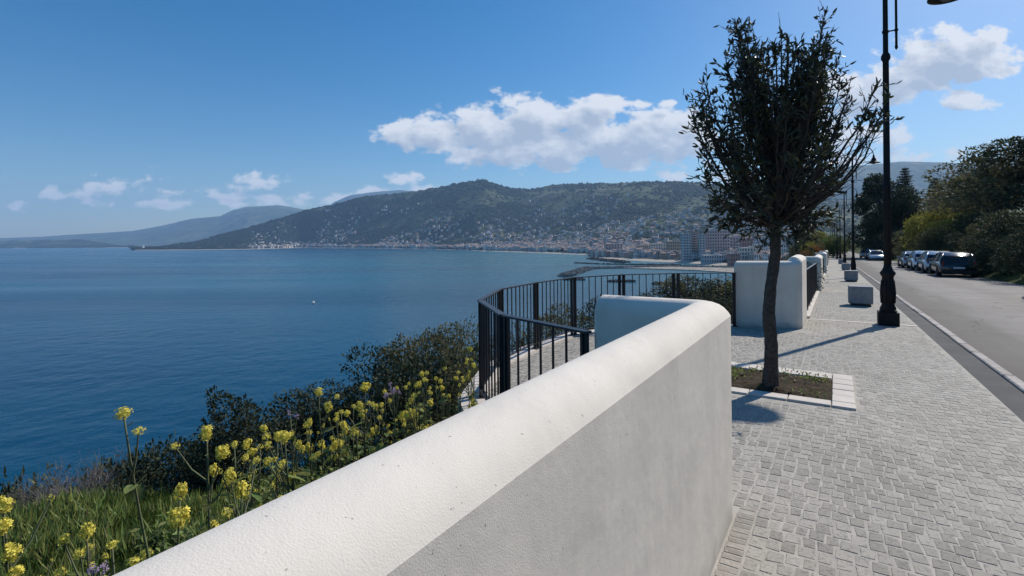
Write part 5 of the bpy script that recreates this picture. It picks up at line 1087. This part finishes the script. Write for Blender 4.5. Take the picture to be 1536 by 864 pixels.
# lookout tower on the summit
x, y = PP(718, 3985); zb = T(x, y); r = empty('lookout_tower', (x, y, zb), label='small tower on the summit of the hill across the bay', cat='tower'); H = 1.4 + (359 - 267) / 754 * 3985 - zb
mb = MB(); mb.box((0, 0, H * .35), (4.5, 4.5, H * .35 + 3)); mb.build('tower_base', MT['w_grey'], r); mb = MB(); mb.box((0, 0, H * .85), (2.2, 2.2, H * .15)); mb.lathe([(2.4, H), (.1, H + 6)], 8); mb.build('spire', MT['w_grey'], r)

# ------------------------------------------------------------------ harbour: jetties, breakwaters, sand
def rocks(pts, width, height, n, size, m, name, label, group=None):
    """pile of separate boulders along a line of (px, depth)"""
    P = [Vector((*PP(p, d), SEA)) for p, d in pts]; ln = [(P[i + 1] - P[i]).length for i in range(len(P) - 1)]; tot = sum(ln); V = []; F = []; r_ = random.Random(len(label)); b = 0
    for k in range(n):
        t = r_.random() * tot; i = 0
        while t > ln[i] and i < len(ln) - 1: t -= ln[i]; i += 1
        d = (P[i + 1] - P[i]).normalized(); o = max(-1, min(1, r_.gauss(0, .5))); p = P[i] + d * t + Vector((-d.y, d.x, 0)) * o * width; z = SEA - .6 + height * (1 - o * o) * r_.uniform(.5, 1); s = size * r_.uniform(.5, 1.4)
        for q in OCT_V: V.append((p.x + q[0] * s * r_.uniform(.7, 1.2), p.y + q[1] * s * r_.uniform(.7, 1.2), z + q[2] * s * r_.uniform(.5, .9)))
        for i4 in range(4): V[b + i4] = (V[b + i4][0], V[b + i4][1], V[b + i4][2] - s)
        F += [tuple(int(i) + b for i in f) for f in OCT_F]; b += 9
    o = P[0]; r = empty(name, o, label=label, cat='breakwater', group=group); mb = MB(); mb.add([(v[0] - o.x, v[1] - o.y, v[2] - o.z) for v in V], F); mb.build('boulders', m, r, kind='stuff')
dd = lambda y, px=950: 46.4 * 754 / (y - (359 - .0096 * (px - 768)))
rocks([(846, dd(414)), (860, dd(409)), (882, dd(402.5))], 11, 3.6, 420, 2.4, MT['rock'], 'breakwater', 'pale stone jetty head at the left end of the harbour mole')
rocks([(882, dd(402.5)), (950, dd(402)), (1000, dd(401)), (1105, dd(404))], 7, 3.2, 900, 2.0, MT['rock'], 'breakwater', 'long stone mole running right from the pale jetty head')
rocks([(862, dd(394)), (900, dd(396)), (960, dd(397.5)), (1020, dd(398.5))], 4, 2.2, 500, 1.6, MT['darkrock'], 'breakwater', 'thin dark mole between the beach and the long stone mole')
rocks([(888, dd(388)), (910, dd(391)), (935, dd(394))], 14, 4, 300, 3.0, MT['darkrock'], 'breakwater', 'dark rocks below the town where the beach ends')
for (a, b, y, lb) in ((845, 876, 419, 'dark reef of rocks in the water below the jetty head'), (912, 951, 422.5, 'middle dark reef of rocks seen through the railing'), (978, 1010, 426.5, 'right dark reef of rocks seen through the railing')):
    rocks([(a, dd(y)), (b, dd(y + .5))], 3.2, 2.4, 130, 1.5, MT['darkrock'], 'breakwater', lb)
mb = MB(); q = [(890, 401), (960, 400.6), (1030, 399), (1140, 398), (1140, 414), (1104, 410), (1040, 406), (960, 403.5)]; v = [Vector((*PP(p, dd(yy, p)), SEA + 1.1)) for p, yy in q]; mb.add(v + [p - Vector((0, 0, 4)) for p in v], [tuple(range(8))] + [(i, i + 8, (i + 1) % 8 + 8, (i + 1) % 8) for i in range(8)]); link('sand_spit', recalc(mb.mesh('sand_spit', MT['sand'])), kind='structure')
# small white motor boat out on the bay
px, py = 470, 455; x, y, _ = at(px, py, 46.4 * 754 / (py - 362)); bt = empty('motor_boat', (x, y, SEA + .1), 1.9, label='tiny white boat alone on the blue water', cat='boat'); mb = MB(); V = []; F = []
for i, (t, w, k, dk) in enumerate(((-2.6, .95, -.2, .75), (-1.2, 1.1, -.35, .75), (.6, 1.0, -.3, .85), (1.9, .55, -.1, 1.0), (2.8, .04, .3, 1.15))): V += [(t, -w, dk), (t, -w * .7, k * .4), (t, 0, k), (t, w * .7, k * .4), (t, w, dk)]
for i in range(4):
    for j in range(4): F.append((i * 5 + j, (i + 1) * 5 + j, (i + 1) * 5 + j + 1, i * 5 + j + 1))
    F.append((i * 5 + 4, (i + 1) * 5 + 4, (i + 1) * 5, i * 5))
F.append((0, 1, 2, 3, 4)); mb.add(V, F); link('hull', recalc(mb.mesh('hull', MT['w_white'])), bt); mb = MB(); mb.box((-.3, 0, 1.15), (.9, .6, .4), taper=.75); mb.build('cabin', MT['w_white'], bt)

# ------------------------------------------------------------------ haze
hzm = bpy.data.materials.new('haze'); hzm.use_nodes = True; nt = hzm.node_tree; nt.nodes.clear(); o_ = nt.nodes.new('ShaderNodeOutputMaterial'); pv = nt.nodes.new('ShaderNodeVolumePrincipled')
pv.inputs['Color'].default_value = (.42, .67, 1.0, 1); pv.inputs['Density'].default_value = 7.0e-5; pv.inputs['Anisotropy'].default_value = .1; nt.links.new(pv.outputs[0], o_.inputs['Volume'])
mb = MB(); mb.box((0, 6700, 656), (16500, 8600, 720)); link('haze', mb.mesh('haze', hzm), kind='stuff', label='thin blue haze over the bay', cat='haze')
